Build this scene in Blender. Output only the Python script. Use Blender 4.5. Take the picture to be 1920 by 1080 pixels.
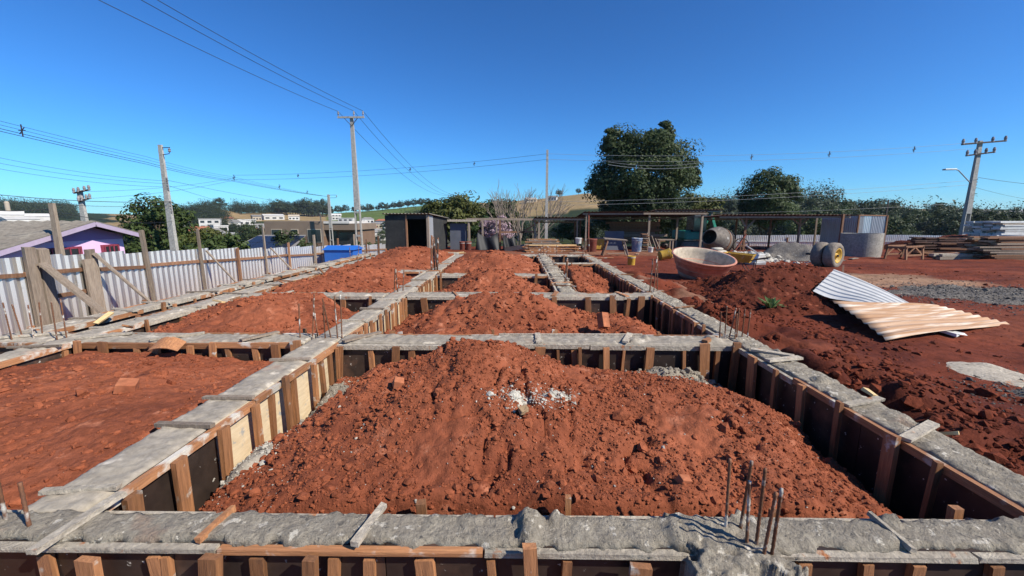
import bpy, math, random
import numpy as np
from mathutils import Vector, Matrix
for o in list(bpy.data.objects): bpy.data.objects.remove(o)
R=math.radians; PI=math.pi
SC=bpy.context.scene; COL=SC.collection
# ---------------- camera, sky, sun, exposure ----------------
cd=bpy.data.cameras.new('camera'); cam=bpy.data.objects.new('camera',cd); COL.objects.link(cam)
cd.sensor_width=36; cd.lens=765/1920*36; cd.clip_start=.05; cd.clip_end=6000
cam.location=(0,0,1.55); cam.rotation_euler=(R(90-9.644),0,R(.824)); SC.camera=cam
SUN_AZ=R(118); SUN_EL=R(41)          # bearing clockwise from +Y, elevation
w=bpy.data.worlds.new('World'); SC.world=w; w.use_nodes=True
nt=w.node_tree; nt.nodes.clear()
wo=nt.nodes.new('ShaderNodeOutputWorld'); wb=nt.nodes.new('ShaderNodeBackground'); sk=nt.nodes.new('ShaderNodeTexSky')
sk.sky_type='NISHITA'; sk.sun_disc=False; sk.sun_elevation=SUN_EL; sk.sun_rotation=SUN_AZ
sk.altitude=300; sk.air_density=1.0; sk.dust_density=.0; sk.ozone_density=6
sg=nt.nodes.new('ShaderNodeVectorMath'); sg.operation='MULTIPLY'; sg.inputs[1].default_value=(.335,.605,.775)
gm=nt.nodes.new('ShaderNodeGamma'); gm.inputs[1].default_value=1.22      # deeper blue overhead, as the phone recorded it
wb.inputs[1].default_value=.105
nt.links.new(sk.outputs[0],sg.inputs[0]); nt.links.new(sg.outputs[0],gm.inputs[0]); nt.links.new(gm.outputs[0],wb.inputs[0]); nt.links.new(wb.outputs[0],wo.inputs[0])
sd=bpy.data.lights.new('sun','SUN'); sd.energy=5.0; sd.angle=R(.53); sd.color=(1,.935,.83)
so=bpy.data.objects.new('sun',sd); COL.objects.link(so)
sv=Vector((math.sin(SUN_AZ)*math.cos(SUN_EL),math.cos(SUN_AZ)*math.cos(SUN_EL),math.sin(SUN_EL)))
so.rotation_euler=sv.to_track_quat('Z','Y').to_euler(); so.location=(20,-10,30)
vs=SC.view_settings; vs.view_transform='Standard'; vs.look='None'; vs.exposure=.45; vs.gamma=1; vs.use_curve_mapping=False
SC.render.engine='CYCLES'; SC.cycles.max_bounces=5; SC.cycles.diffuse_bounces=2; SC.cycles.glossy_bounces=2
SC.cycles.transparent_max_bounces=6; SC.cycles.transmission_bounces=3; SC.cycles.use_denoising=True
rnd=random.Random(7); NR=np.random.RandomState(11)
# ---------------- helpers ----------------
def thing(name,label,cat,loc=(0,0,0),group=None,rz=0,kind=None):
    o=bpy.data.objects.new(name,None); COL.objects.link(o); o.location=loc; o.rotation_euler=(0,0,rz)
    o.empty_display_size=.1
    return tag(o,label,cat,group,kind)
def tag(o,label=None,cat=None,group=None,kind=None):
    if label: o['label']=label
    if cat: o['category']=cat
    if group: o['group']=group
    if kind: o['kind']=kind
    return o
def link(name,me,mat=None,parent=None,loc=(0,0,0),rot=(0,0,0),scale=None,kind=None):
    o=bpy.data.objects.new(name,me); COL.objects.link(o)
    if mat and not me.materials: me.materials.append(mat)
    o.location=loc; o.rotation_euler=rot
    if scale is not None: o.scale=scale if hasattr(scale,'__len__') else (scale,)*3
    if parent: o.parent=parent
    if kind: o['kind']=kind
    return o
def npmesh(name,V,F,smooth=False,col=None):
    V=np.asarray(V,np.float32); F=np.asarray(F,np.int32); k=F.shape[1]
    me=bpy.data.meshes.new(name); me.vertices.add(len(V)); me.vertices.foreach_set('co',V.ravel())
    me.loops.add(F.size); me.loops.foreach_set('vertex_index',F.ravel())
    me.polygons.add(len(F)); me.polygons.foreach_set('loop_start',np.arange(len(F),dtype=np.int32)*k)
    me.polygons.foreach_set('use_smooth',np.full(len(F),smooth))
    me.update(calc_edges=True)
    if col is not None:
        at=me.color_attributes.new('tint','FLOAT_COLOR','POINT'); c=np.ones((len(V),4),np.float32); c[:,:3]=col
        at.data.foreach_set('color',c.ravel())
    return me
class MB:
    def __init__(s): s.v=[]; s.f=[]
    def hexa(s,c):
        n=len(s.v); s.v+=[tuple(p) for p in c]
        s.f+=[[n+i for i in q] for q in ((0,3,2,1),(4,5,6,7),(0,1,5,4),(1,2,6,5),(2,3,7,6),(3,0,4,7))]; return s
    def box(s,c,d,m=None,j=0):
        x,y,z=[q/2 for q in d]; P=[(-x,-y,-z),(x,-y,-z),(x,y,-z),(-x,y,-z),(-x,-y,z),(x,-y,z),(x,y,z),(-x,y,z)]
        P=[Vector(p)+Vector((rnd.uniform(-j,j),rnd.uniform(-j,j),rnd.uniform(-j,j))) for p in P]
        if m is not None: P=[m@p for p in P]
        return s.hexa([p+Vector(c) for p in P])
    def bx(s,x0,x1,y0,y1,z0,z1,j=0): return s.box(((x0+x1)/2,(y0+y1)/2,(z0+z1)/2),(x1-x0,y1-y0,z1-z0),None,j)
    def bar(s,a,b,w,t,up=(0,0,1),j=0):
        a,b=Vector(a),Vector(b); d=(b-a); L=d.length; d.normalize(); u=Vector(up)
        if abs(d.dot(u))>.98: u=Vector((0,1,0))
        r=d.cross(u).normalized(); u=r.cross(d).normalized()
        m=Matrix((r,d,u)).transposed()
        return s.box((a+b)/2,(w,L,t),m,j)
    def tube(s,pts,r,n=8,cap=True):
        pts=[Vector(p) for p in pts]; rs=r if hasattr(r,'__len__') else [r]*len(pts); base=len(s.v); ref=None
        for i,p in enumerate(pts):
            d=(pts[min(i+1,len(pts)-1)]-pts[max(i-1,0)]).normalized()
            if ref is None: ref=Vector((0,0,1)) if abs(d.z)<.9 else Vector((1,0,0))
            a=d.cross(ref).normalized(); ref=a.cross(d).normalized()
            for k in range(n):
                t=2*PI*k/n; s.v.append(tuple(p+(a*math.cos(t)+ref*math.sin(t))*rs[i]))
        for i in range(len(pts)-1):
            for k in range(n):
                q=base+i*n+k; q2=base+i*n+(k+1)%n; s.f.append([q,q2,q2+n,q+n])
        if cap: s.f.append([base+k for k in range(n)][::-1]); s.f.append([base+(len(pts)-1)*n+k for k in range(n)])
        return s
    def lathe(s,prof,n=24,m=None,close=False):
        base=len(s.v); m=m or Matrix()
        for r,z in prof:
            for k in range(n):
                t=2*PI*k/n; s.v.append(tuple(m@Vector((r*math.cos(t),r*math.sin(t),z))))
        L=len(prof)
        for i in range(L if close else L-1):
            for k in range(n):
                a=base+i*n+k; b=base+i*n+(k+1)%n; c=base+((i+1)%L)*n+(k+1)%n; d=base+((i+1)%L)*n+k
                s.f.append([a,b,c,d])
        return s
    def poly(s,pts): n=len(s.v); s.v+=[tuple(p) for p in pts]; s.f.append(list(range(n,n+len(pts)))); return s
    def prism(s,pts,d):
        n=len(s.v); k=len(pts); d=Vector(d); s.v+=[tuple(p) for p in pts]+[tuple(Vector(p)+d) for p in pts]
        s.f.append(list(range(n,n+k))[::-1]); s.f.append(list(range(n+k,n+2*k)))
        for i in range(k): s.f.append([n+i,n+(i+1)%k,n+k+(i+1)%k,n+k+i])
        return s
    def mesh(s,name,smooth=False):
        me=bpy.data.meshes.new(name); me.from_pydata(s.v,[],s.f); 
        if smooth: me.polygons.foreach_set('use_smooth',[True]*len(me.polygons))
        me.update(); return me
    def build(s,name,mat,parent=None,loc=(0,0,0),rot=(0,0,0),smooth=False,bevel=0,kind=None,scale=None):
        o=link(name,s.mesh(name,smooth),mat,parent,loc,rot,scale,kind)
        if bevel:
            b=o.modifiers.new('bevel','BEVEL'); b.width=bevel; b.segments=2; b.limit_method='ANGLE'
        return o
def copy_tree(o,parent=None):
    c=o.copy(); COL.objects.link(c); c.parent=parent
    for ch in [q for q in COL.objects if q.parent==o]: copy_tree(ch,c)
    return c
# ---------------- materials ----------------
MATS={}
def M(name,base,base2=None,rough=.8,metal=0,sc=4,sc2=None,bump=0,bsc=40,spots=None,stretch=None,rv=.25,spec=.3,detail=6,attr=None,trans=0):
    """base/base2 mixed by noise at sc; spots=(colour,scale,threshold,softness); rv: brightness change from object to object"""
    m=bpy.data.materials.new(name); m.use_nodes=True; t=m.node_tree; N=t.nodes; Lk=t.links.new; N.clear()
    out=N.new('ShaderNodeOutputMaterial'); p=N.new('ShaderNodeBsdfPrincipled'); Lk(p.outputs[0],out.inputs[0])
    tc=N.new('ShaderNodeTexCoord'); oi=N.new('ShaderNodeObjectInfo'); ml=N.new('ShaderNodeMath'); ml.operation='MULTIPLY'; ml.inputs[1].default_value=57.3
    Lk(oi.outputs['Random'],ml.inputs[0]); ad=N.new('ShaderNodeVectorMath'); Lk(tc.outputs['Object'],ad.inputs[0]); Lk(ml.outputs[0],ad.inputs[1])
    vec=ad.outputs[0]
    if stretch:
        mp=N.new('ShaderNodeMapping'); mp.inputs['Scale'].default_value=stretch; Lk(vec,mp.inputs[0]); vec2=mp.outputs[0]
    else: vec2=vec
    def noise(s,d=detail,v=None,ro=.6):
        n=N.new('ShaderNodeTexNoise'); n.inputs['Scale'].default_value=s; n.inputs['Detail'].default_value=d; n.inputs['Roughness'].default_value=ro
        Lk(v or vec2,n.inputs['Vector']); return n.outputs[0]
    def ramp(x,a,b):
        r=N.new('ShaderNodeMapRange'); r.inputs[1].default_value=a; r.inputs[2].default_value=b; Lk(x,r.inputs[0]); return r.outputs[0]
    def mix(f,a,b,mode='MIX'):
        x=N.new('ShaderNodeMix'); x.data_type='RGBA'; x.blend_type=mode
        for s,v in ((x.inputs[0],f),(x.inputs[6],a),(x.inputs[7],b)):
            if hasattr(v,'is_output'): Lk(v,s)
            elif isinstance(v,(int,float)): s.default_value=v
            else: s.default_value=(*v,1)
        return x.outputs[2]
    c=base
    if attr:
        a=N.new('ShaderNodeAttribute'); a.attribute_name=attr; c=a.outputs['Color']
    b2=base2 or tuple(q*.7 for q in base)
    if attr:
        c=mix(ramp(noise(sc),.35,.65),c,mix(1.0,c,b2,'MULTIPLY'))
    else: c=mix(ramp(noise(sc),.32,.68),c,b2)
    if sc2: c=mix(ramp(noise(sc2,3),.3,.75),c,mix(1.0,c,(.55,.55,.55),'MULTIPLY'))
    for sp in (spots if isinstance(spots,list) else [spots] if spots else []):
        c=mix(ramp(noise(sp[1],4,vec if len(sp)<5 else vec2),sp[2],sp[2]+sp[3]),c,sp[0])
    if rv:
        h=N.new('ShaderNodeHueSaturation'); r=N.new('ShaderNodeMapRange'); r.inputs[3].default_value=1-rv; r.inputs[4].default_value=1+rv
        Lk(oi.outputs['Random'],r.inputs[0]); Lk(r.outputs[0],h.inputs['Value'])
        if hasattr(c,'is_output'): Lk(c,h.inputs['Color'])
        c=h.outputs[0]
    Lk(c,p.inputs['Base Color']); p.inputs['Roughness'].default_value=rough; p.inputs['Metallic'].default_value=metal
    p.inputs['Specular IOR Level'].default_value=spec
    if trans:
        tr=N.new('ShaderNodeBsdfTranslucent'); Lk(c,tr.inputs[0]); ms=N.new('ShaderNodeMixShader'); ms.inputs[0].default_value=trans
        Lk(p.outputs[0],ms.inputs[1]); Lk(tr.outputs[0],ms.inputs[2]); Lk(ms.outputs[0],out.inputs[0])
    if bump:
        b=N.new('ShaderNodeBump'); b.inputs['Strength'].default_value=1; b.inputs['Distance'].default_value=bump
        Lk(noise(bsc,8,ro=.68),b.inputs['Height']); Lk(b.outputs[0],p.inputs['Normal'])
    MATS[name]=m; return m
RED=(.395,.124,.06)
M('soil',RED,(.225,.064,.031),rough=.95,sc=1.2,sc2=22,bump=.022,bsc=22,spots=[((.45,.175,.098),6,.60,.14),((.13,.037,.02),3.1,.63,.12),((.55,.42,.32),70,.72,.02)],rv=.0,spec=.12,detail=8)
M('soil_dark',(.15,.036,.018),(.09,.024,.014),rough=.95,sc=2,sc2=18,bump=.035,bsc=12,spots=[((.24,.075,.04),9,.60,.1)],rv=0,spec=.12)
M('clod',(.41,.128,.06),(.24,.068,.032),rough=.95,sc=2,sc2=30,bump=.01,bsc=60,rv=0,spec=.1)
M('clod_dark',(.22,.055,.027),(.13,.034,.018),rough=.95,sc=2,sc2=30,bump=.01,bsc=60,rv=0,spec=.1)
M('ground',RED,(.62,.6,.62),rough=.95,sc=.8,sc2=9,bump=.03,bsc=9,spots=[((.42,.3,.22),40,.735,.03)],rv=0,attr='tint',spec=.12)
M('land',RED,(.72,.78,.7),rough=1,sc=.05,sc2=.35,rv=0,attr='tint',spec=.05)
M('concrete',(.43,.375,.29),(.34,.295,.235),rough=.75,sc=5,sc2=22,bump=.004,bsc=60,stretch=None,spots=[((.62,.55,.44),6,.60,.10),((.25,.22,.18),9,.68,.12),((.36,.2,.13),2.6,.63,.2)],rv=.1,spec=.35)
M('concrete_rough',(.45,.395,.305),(.35,.305,.24),rough=.9,sc=8,sc2=50,bump=.02,bsc=75,spots=[((.66,.60,.49),22,.60,.06),((.15,.135,.115),34,.62,.06),((.38,.21,.13),2.8,.64,.2)],rv=.1,spec=.25)
M('cement_pale',(.58,.51,.40),(.42,.36,.28),rough=.9,sc=12,sc2=40,bump=.012,bsc=50,spots=((.42,.17,.07),9,.63,.06),rv=.15)
M('timber',(.44,.20,.085),(.31,.14,.065),rough=.7,sc=3,stretch=(14,14,1),sc2=8,bump=.003,bsc=20,spots=[((.46,.42,.36),9,.62,.08),((.22,.11,.06),5,.6,.15)],rv=.38)
M('timber_x',(.45,.21,.09),(.33,.145,.065),rough=.7,sc=3,stretch=(1,14,14),sc2=8,bump=.003,bsc=20,spots=[((.5,.46,.39),6,.54,.1)],rv=.3)
M('timber_y',(.44,.21,.095),(.33,.145,.065),rough=.7,sc=3,stretch=(14,1,14),sc2=8,bump=.003,bsc=20,spots=[((.48,.44,.37),6,.52,.1)],rv=.3)
M('timber_pale',(.66,.48,.24),(.55,.36,.16),rough=.7,sc=3,stretch=(10,10,1),rv=.12)
M('timber_grey',(.36,.29,.22),(.25,.19,.14),rough=.85,sc=3,stretch=(12,12,1),sc2=10,bump=.004,bsc=20,rv=.25)
M('timber_brown',(.30,.16,.09),(.2,.1,.055),rough=.8,sc=3,stretch=(10,10,1),sc2=10,rv=.3)
M('film_ply',(.034,.024,.02),(.055,.036,.027),rough=.45,sc=5,sc2=12,bump=.001,bsc=30,spots=[((.5,.47,.41),30,.67,.03),((.12,.065,.042),4,.55,.2)],rv=.3,spec=.45)
M('bare_ply',(.58,.47,.31),(.45,.35,.22),rough=.75,sc=4,stretch=(1,2,10),spots=[((.3,.29,.26),12,.6,.08)],rv=.15)
M('rebar',(.22,.10,.05),(.14,.07,.045),rough=.7,metal=.4,sc=40,bump=.003,bsc=90,stretch=(1,1,1),spots=((.55,.52,.46),9,.55,.08),rv=.3)
M('galv',(.85,.81,.74),(.73,.70,.64),rough=.46,metal=.9,sc=3,stretch=(1,1,.3),sc2=None,spots=((.5,.47,.42),5,.64,.12),rv=.1,spec=.5)
M('galv_dull',(.45,.47,.48),(.36,.37,.38),rough=.55,metal=.5,sc=2,stretch=(1,1,.3),rv=.12)
M('tin_white',(.56,.555,.53),(.46,.455,.43),rough=.5,metal=.15,sc=2,stretch=(.4,5,5),spots=((.6,.59,.56),6,.58,.1),rv=0)
M('tin_rust',(.50,.34,.22),(.36,.19,.09),rough=.7,metal=.1,sc=2.0,stretch=(.35,7,7),sc2=None,spots=[((.62,.54,.44),2.2,.52,.14,1),((.30,.13,.055),3,.62,.12,1),((.26,.12,.06),8,.68,.06)],rv=0)
M('asbestos',(.30,.27,.22),(.22,.19,.155),rough=.95,sc=1.2,sc2=10,spots=((.13,.12,.10),3,.6,.12),rv=.1)
M('roof_rust',(.16,.085,.06),(.10,.06,.048),rough=.85,sc=2,sc2=9,spots=((.33,.27,.22),4,.62,.1),rv=.2)
M('pole_concrete',(.46,.44,.40),(.38,.365,.335),rough=.9,sc=3,sc2=12,rv=.08)
M('iron_dark',(.05,.045,.042),(.08,.06,.05),rough=.6,metal=.5,sc=8,rv=.2)
M('cable',(.03,.03,.032),(.04,.04,.045),rough=.6,sc=1,rv=.2)
M('cable_pale',(.2,.21,.22),(.25,.26,.27),rough=.5,sc=1,rv=.2)
M('porcelain',(.3,.28,.27),(.22,.2,.2),rough=.3,sc=3,rv=.2)
M('shed_black',(.03,.031,.031),(.05,.05,.048),rough=.8,sc=2.5,sc2=10,spots=((.16,.14,.12),5,.66,.06),rv=.15)
M('shed_grey',(.12,.13,.16),(.09,.1,.12),rough=.7,sc=2,rv=0)
M('dark_inside',(.012,.011,.012),(.016,.014,.014),rough=.9,rv=0)
M('tarp',(.014,.014,.015),(.02,.02,.021),rough=.55,sc=2,rv=0,spec=.3)
M('tank_plastic',(.60,.26,.17),(.50,.20,.13),rough=.55,sc=2,sc2=8,spots=[((.62,.42,.28),3,.60,.15),((.42,.13,.08),6,.64,.1)],rv=0)
M('tank_inside',(.62,.52,.38),(.5,.42,.32),rough=.7,sc=3,sc2=9,rv=0)
M('yellow',(.62,.38,.05),(.5,.3,.05),rough=.6,sc=4,sc2=9,spots=((.5,.42,.3),5,.58,.1),rv=.1)
M('blue',(.02,.14,.52),(.025,.12,.42),rough=.45,sc=2,rv=.05,spec=.5)
M('barrel_blue',(.12,.2,.36),(.2,.27,.38),rough=.6,sc=3,sc2=8,spots=((.5,.47,.42),3,.52,.12),rv=0)
M('white_plastic',(.66,.66,.62),(.5,.49,.45),rough=.5,sc=4,rv=.1)
M('red_metal',(.26,.07,.045),(.17,.06,.04),rough=.7,sc=3,sc2=8,rv=.15)
M('green_machine',(.02,.23,.17),(.02,.17,.13),rough=.45,sc=3,rv=.08,spec=.5)
M('rubber',(.20,.17,.14),(.30,.25,.20),rough=.9,sc=6,sc2=18,bump=.01,bsc=25,rv=.1)
M('ring_concrete',(.40,.37,.32),(.33,.30,.26),rough=.9,sc=3,sc2=14,bump=.004,bsc=30,rv=.05)
M('mixer_shell',(.21,.18,.15),(.14,.12,.10),rough=.75,metal=.2,sc=3,sc2=9,spots=((.42,.40,.36),4,.6,.1),rv=0)
M('brick',(.42,.15,.07),(.34,.11,.05),rough=.9,sc=8,sc2=20,rv=.15)
M('sand',(.55,.38,.22),(.47,.31,.17),rough=1,sc=2,sc2=12,bump=.02,bsc=20,rv=.1)
M('gravel_grey',(.24,.21,.175),(.14,.125,.11),rough=.95,sc=9,sc2=40,bump=.05,bsc=26,spots=((.42,.40,.36),30,.6,.08),rv=.1)
M('lime',(.62,.58,.49),(.48,.44,.37),rough=1,sc=20,sc2=50,bump=.01,bsc=60,rv=.1)
M('purple_wall',(.74,.50,.72),(.68,.45,.66),rough=.8,sc=1,rv=0)
M('purple_dark',(.42,.22,.44),(.37,.19,.39),rough=.8,sc=1,rv=0)
M('purple_trim',(.42,.34,.44),(.36,.29,.38),rough=.7,rv=0)
M('pink_window',(.27,.05,.08),(.19,.035,.055),rough=.5,rv=0)
M('brown_wall',(.22,.165,.12),(.19,.14,.105),rough=.9,sc=.6,rv=0)
M('brown_wall_low',(.19,.115,.075),(.16,.10,.065),rough=.9,sc=.8,rv=0)
M('glass',(.02,.022,.026),(.03,.032,.036),rough=.12,rv=0,spec=.6)
M('white_wall',(.62,.60,.56),(.50,.48,.44),rough=.85,sc=.4,rv=.12)
M('beige_wall',(.48,.40,.30),(.42,.35,.26),rough=.85,sc=.4,rv=.15)
M('tile_roof',(.34,.13,.07),(.26,.10,.06),rough=.9,sc=1,rv=.2)
M('grey_roof',(.25,.24,.225),(.18,.17,.16),rough=.9,sc=1,rv=.25)
M('solar',(.018,.022,.035),(.022,.027,.042),rough=.25,rv=0,spec=.6)
LEAF={}
for k,(a,b) in dict(dark=((.070,.100,.030),(.038,.058,.02)),mid=((.085,.12,.030),(.045,.070,.02)),olive=((.135,.145,.034),(.075,.085,.025)),far=((.062,.085,.038),(.040,.058,.028)),bush=((.07,.12,.03),(.04,.07,.02)),weed=((.2,.3,.1),(.13,.2,.07)),pink=((.42,.31,.34),(.26,.17,.18))).items():
    LEAF[k]=M('leaf_'+k,a,b,rough=.6,sc=1.1,sc2=5,rv=.22,spec=.25,trans=.25)
M('bark',(.14,.10,.07),(.09,.065,.05),rough=.95,sc=4,stretch=(6,6,1),rv=.2)
M('twig',(.30,.24,.19),(.23,.18,.145),rough=.95,sc=3,rv=.1)
G=MATS

def sstep(a,b,x):
    t=np.clip((x-a)/(b-a),0,1); return t*t*(3-2*t)
def vnoise(x,y,seed=0):
    xi=np.floor(x).astype(np.int64); yi=np.floor(y).astype(np.int64); xf=x-xi; yf=y-yi
    def h(i,j):
        n=(i*374761393+j*668265263+seed*1442695041)&0x7fffffff
        n=((n^(n>>13))*1274126177)&0x7fffffff
        return ((n^(n>>16))&0xffff)/65535.0
    u=xf*xf*(3-2*xf); v=yf*yf*(3-2*yf)
    return (h(xi,yi)*(1-u)+h(xi+1,yi)*u)*(1-v)+(h(xi,yi+1)*(1-u)+h(xi+1,yi+1)*u)*v
def fbm(x,y,o=4,seed=0):
    s=0;a=.5
    for k in range(o):
        s=s+a*(vnoise(x*2**k+17.3*k,y*2**k-9.1*k,seed+k)-.5); a*=.5
    return s*2
# far ridge line: bearing (degrees right of +Y), elevation of the bare crest (degrees), distance
RB=[(-80,.6,900),(-52,.65,900),(-47.5,.55,1000),(-42,.4,1000),(-40,.8,700),(-37.5,1.25,600),(-36,1.1,600),(-34,.65,650),(-30,.9,700),(-25,.6,700),(-20,1.0,700),(-13,1.75,650),(-6,2.1,600),(-1,2.35,560),(4,2.8,520),(9.5,3.4,500),(17,3.2,480),(30,2.2,380),(37,1.4,330),(44,.9,380),(52,.8,420),(80,1.2,500)]
RB=np.array(RB)
def hills(x,y):
    r=np.hypot(x,y)+1e-6; b=np.degrees(np.arctan2(x,y))
    e=np.interp(b,RB[:,0],RB[:,1]); R=np.interp(b,RB[:,0],RB[:,2])
    top=1.55+R*np.tan(np.radians(e))
    low=np.interp(r,[20,45,90,200,260],[-2.2,-3.2,-5.5,-9,-9.5])
    t=np.clip((r-230)/(R-230),0,1.6)
    up=np.where(t<1,t*t*(3-2*t)*.55+t*.45,1-(t-1)*.3)
    z=low+(top-low)*np.clip(up,0,1)
    return z+fbm(x/60,y/60,3,5)*1.2*sstep(60,300,r)
def gprof(y): return .25-.0265*(np.clip(y,5,25)-5)
def site(x,y):
    z=gprof(y)
    z=z+.07*fbm(x/2.2,y/.25,3,6)*sstep(5.5,8,x)*sstep(6,9,y)
    z=z+fbm(x/1.3,y/1.3,3,2)*.05+fbm(x/.28,y/.28,3,3)*.025
    # disturbed ridge of soil against the right-hand beam
    k=sstep(2.1,2.35,x)*(1-sstep(2.5,3.6,x))*(1-sstep(9,12.5,y))
    z=z+k*(.10+.30*fbm(x/.45,y/.45,4,9))
    # inside the footprint the floor is lower
    ins=sstep(-5.0,-4.85,x)*(1-sstep(2.05,2.2,x))*(1-sstep(12.7,13.0,y))
    z=z*(1-ins)+ins*(-.06+.03*fbm(x/.3,y/.3,3,4))
    # edges fall away beyond the fences
    l=sstep(-5.2,-9.5,x)
    z=z-l*(2.0+z)*1.0
    b=sstep(27,40,y)+sstep(30,46,x); b=np.clip(b,0,1)
    return z*(1-b)+b*(-2.8)
def zg(x,y):
    r=np.hypot(x,y); k=sstep(38,60,r)
    return site(x,y)*(1-k)+hills(x,y)*k
# ---------------- ground and hills ----------------
def geo(a,b,n): return np.geomspace(a,b,n)
def gridmesh(name,xs,ys,zf,tint=None,smooth=True):
    X,Y=np.meshgrid(xs,ys); Z=zf(X,Y); nx,ny=len(xs),len(ys)
    i=np.arange((ny-1)*(nx-1)); r=i//(nx-1); c=i%(nx-1); a=r*nx+c
    F=np.stack([a,a+1,a+nx+1,a+nx],1); V=np.stack([X,Y,Z],-1).reshape(-1,3)
    return npmesh(name,V,F,smooth,None if tint is None else tint(X,Y,Z).reshape(-1,3))
ar=np.arange
xs=np.concatenate([-geo(10,75,26)[::-1],ar(-9.7,-5,.3),ar(-5,2.1,.14),ar(2.1,8.5,.05),ar(8.5,20,.14),geo(20,75,30)])
ys=np.concatenate([ar(-6,1,.35),ar(1,8,.05),ar(8,20,.11),ar(20,30,.25),geo(30,75,26)])
def lerp(a,b,k): return a+(np.asarray(b)-a)*k[...,None]
def blob(X,Y,x,y,rx,ry,seed=0,ns=.5,nsc=1.2):
    d=np.hypot((X-x)/rx,(Y-y)/ry)+ns*fbm(X*nsc,Y*nsc,3,seed); return 1-sstep(.75,1.1,d)
def gtint(X,Y,Z):
    c=np.zeros(X.shape+(3,))+np.array((.215,.052,.025))
    c=lerp(c,(.14,.034,.019),np.clip(blob(X,Y,3.0,2.6,1.0,2.6,3,.9)+.0,0,1)*.9)
    c=lerp(c,(.30,.09,.045),sstep(.0,.35,fbm(X/2.2,Y/2.2,4,21))*.6)
    c=lerp(c,(.13,.036,.022),sstep(.05,.4,fbm(X/2.4,Y/.3,4,22))*sstep(5,8,X)*sstep(5,8,Y)*.8)
    c=lerp(c,(.46,.29,.18),blob(X,Y,8.9,9.6,1.5,1.7,31,.5)*.85)
    c=lerp(c,(.38,.26,.18),blob(X,Y,3.6,8.3,1.3,.7,32,.8,2)*.75)
    c=lerp(c,(.33,.16,.09),blob(X,Y,6,20.5,8,2.2,33,.4)*.8)
    c=lerp(c,(.36,.22,.14),blob(X,Y,3.2,6.6,.8,.5,34,.8,2)*.6)
    c=lerp(c,(.10,.13,.04),np.clip(sstep(29,34,Y)+sstep(25,34,X)+1-sstep(-9,-7.5,X),0,1)*.9)
    return c
o=link('ground',gridmesh('ground',xs,ys,zg,gtint),G['ground']); tag(o,'red bare earth of the building site',None,None,'structure')
def land(X,Y,Z):
    r=np.hypot(X,Y); b=np.degrees(np.arctan2(X,Y)); n=fbm(X/90,Y/90,3,41)
    R_=np.interp(b,RB[:,0],RB[:,2]); t=(r-230)/(R_-230)+n*.16
    c=np.zeros(X.shape+(3,))+np.array((.07,.085,.03))
    tan=(.40,.275,.14); grn=(.15,.2,.055); drk=(.035,.05,.022); twn=(.12,.11,.07)
    c=lerp(c,twn,(1-sstep(.15,.35,t))*(r>120)*(b<-8)*1.0)
    bb=b+n*3
    k=lambda a,d,x,y: ((bb>a)&(bb<d)&(t>x)&(t<y))*1.0
    c=lerp(c,tan,k(-44.5,-40,.2,1.3)); c=lerp(c,tan,k(-37.6,-32.5,.55,1.5)); c=lerp(c,tan,k(-33,-24,.45,.8)); c=lerp(c,grn,k(-24.5,-11,.45,1.6))
    c=lerp(c,tan,k(-5,1.5,.3,.95)); c=lerp(c,tan,k(1.5,14,.45,1.6)); c=lerp(c,drk,k(1.5,12,.0,.45)); c=lerp(c,drk,k(12,80,-2,2)); c=lerp(c,drk,k(-80,-44.5,.3,1.6))
    return c
bs=np.radians(np.concatenate([ar(-100,-62,2.0),ar(-62,62,.4),ar(62,101,2.0)])); rs=geo(44,2600,120)
Bm,Rm=np.meshgrid(bs,rs); HX=Rm*np.sin(Bm); HY=Rm*np.cos(Bm); HZ=hills(HX,HY)-.25-.0*Rm
nb=len(bs); i=np.arange((len(rs)-1)*(nb-1)); a=(i//(nb-1))*nb+i%(nb-1)
o=link('hills',npmesh('hills',np.stack([HX,HY,HZ],-1).reshape(-1,3),np.stack([a,a+nb,a+nb+1,a+1],1),True,land(HX,HY,HZ).reshape(-1,3)),G['land']); tag(o,'rolling hills with fields behind the town',None,None,'structure')
# ---------------- clods, heaps ----------------
_t=(1+5**.5)/2
ICO=np.array([(-1,_t,0),(1,_t,0),(-1,-_t,0),(1,-_t,0),(0,-1,_t),(0,1,_t),(0,-1,-_t),(0,1,-_t),(_t,0,-1),(_t,0,1),(-_t,0,-1),(-_t,0,1)])/1.9
ICF=np.array([(0,11,5),(0,5,1),(0,1,7),(0,7,10),(0,10,11),(1,5,9),(5,11,4),(11,10,2),(10,7,6),(7,1,8),(3,9,4),(3,4,2),(3,2,6),(3,6,8),(3,8,9),(4,9,5),(2,4,11),(6,2,10),(8,6,7),(9,8,1)])
def clods(name,P,S,mat,parent,flat=.75):
    n=len(P); V=ICO[None]*NR.uniform(.62,1.25,(n,12,1))
    th=NR.uniform(0,6.28,n); c,s=np.cos(th),np.sin(th)
    V=V*np.stack([NR.uniform(.8,1.3,n),NR.uniform(.7,1.1,n),NR.uniform(.5,.95,n)*flat/.75],-1)[:,None]
    x=V[...,0]*c[:,None]-V[...,1]*s[:,None]; y=V[...,0]*s[:,None]+V[...,1]*c[:,None]
    V=np.stack([x,y,V[...,2]],-1)*S[:,None,None]+P[:,None]
    F=(ICF[None]+12*np.arange(n)[:,None,None]).reshape(-1,3)
    return link(name,npmesh(name,V.reshape(-1,3),F,False),mat,parent,kind='stuff')
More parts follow.
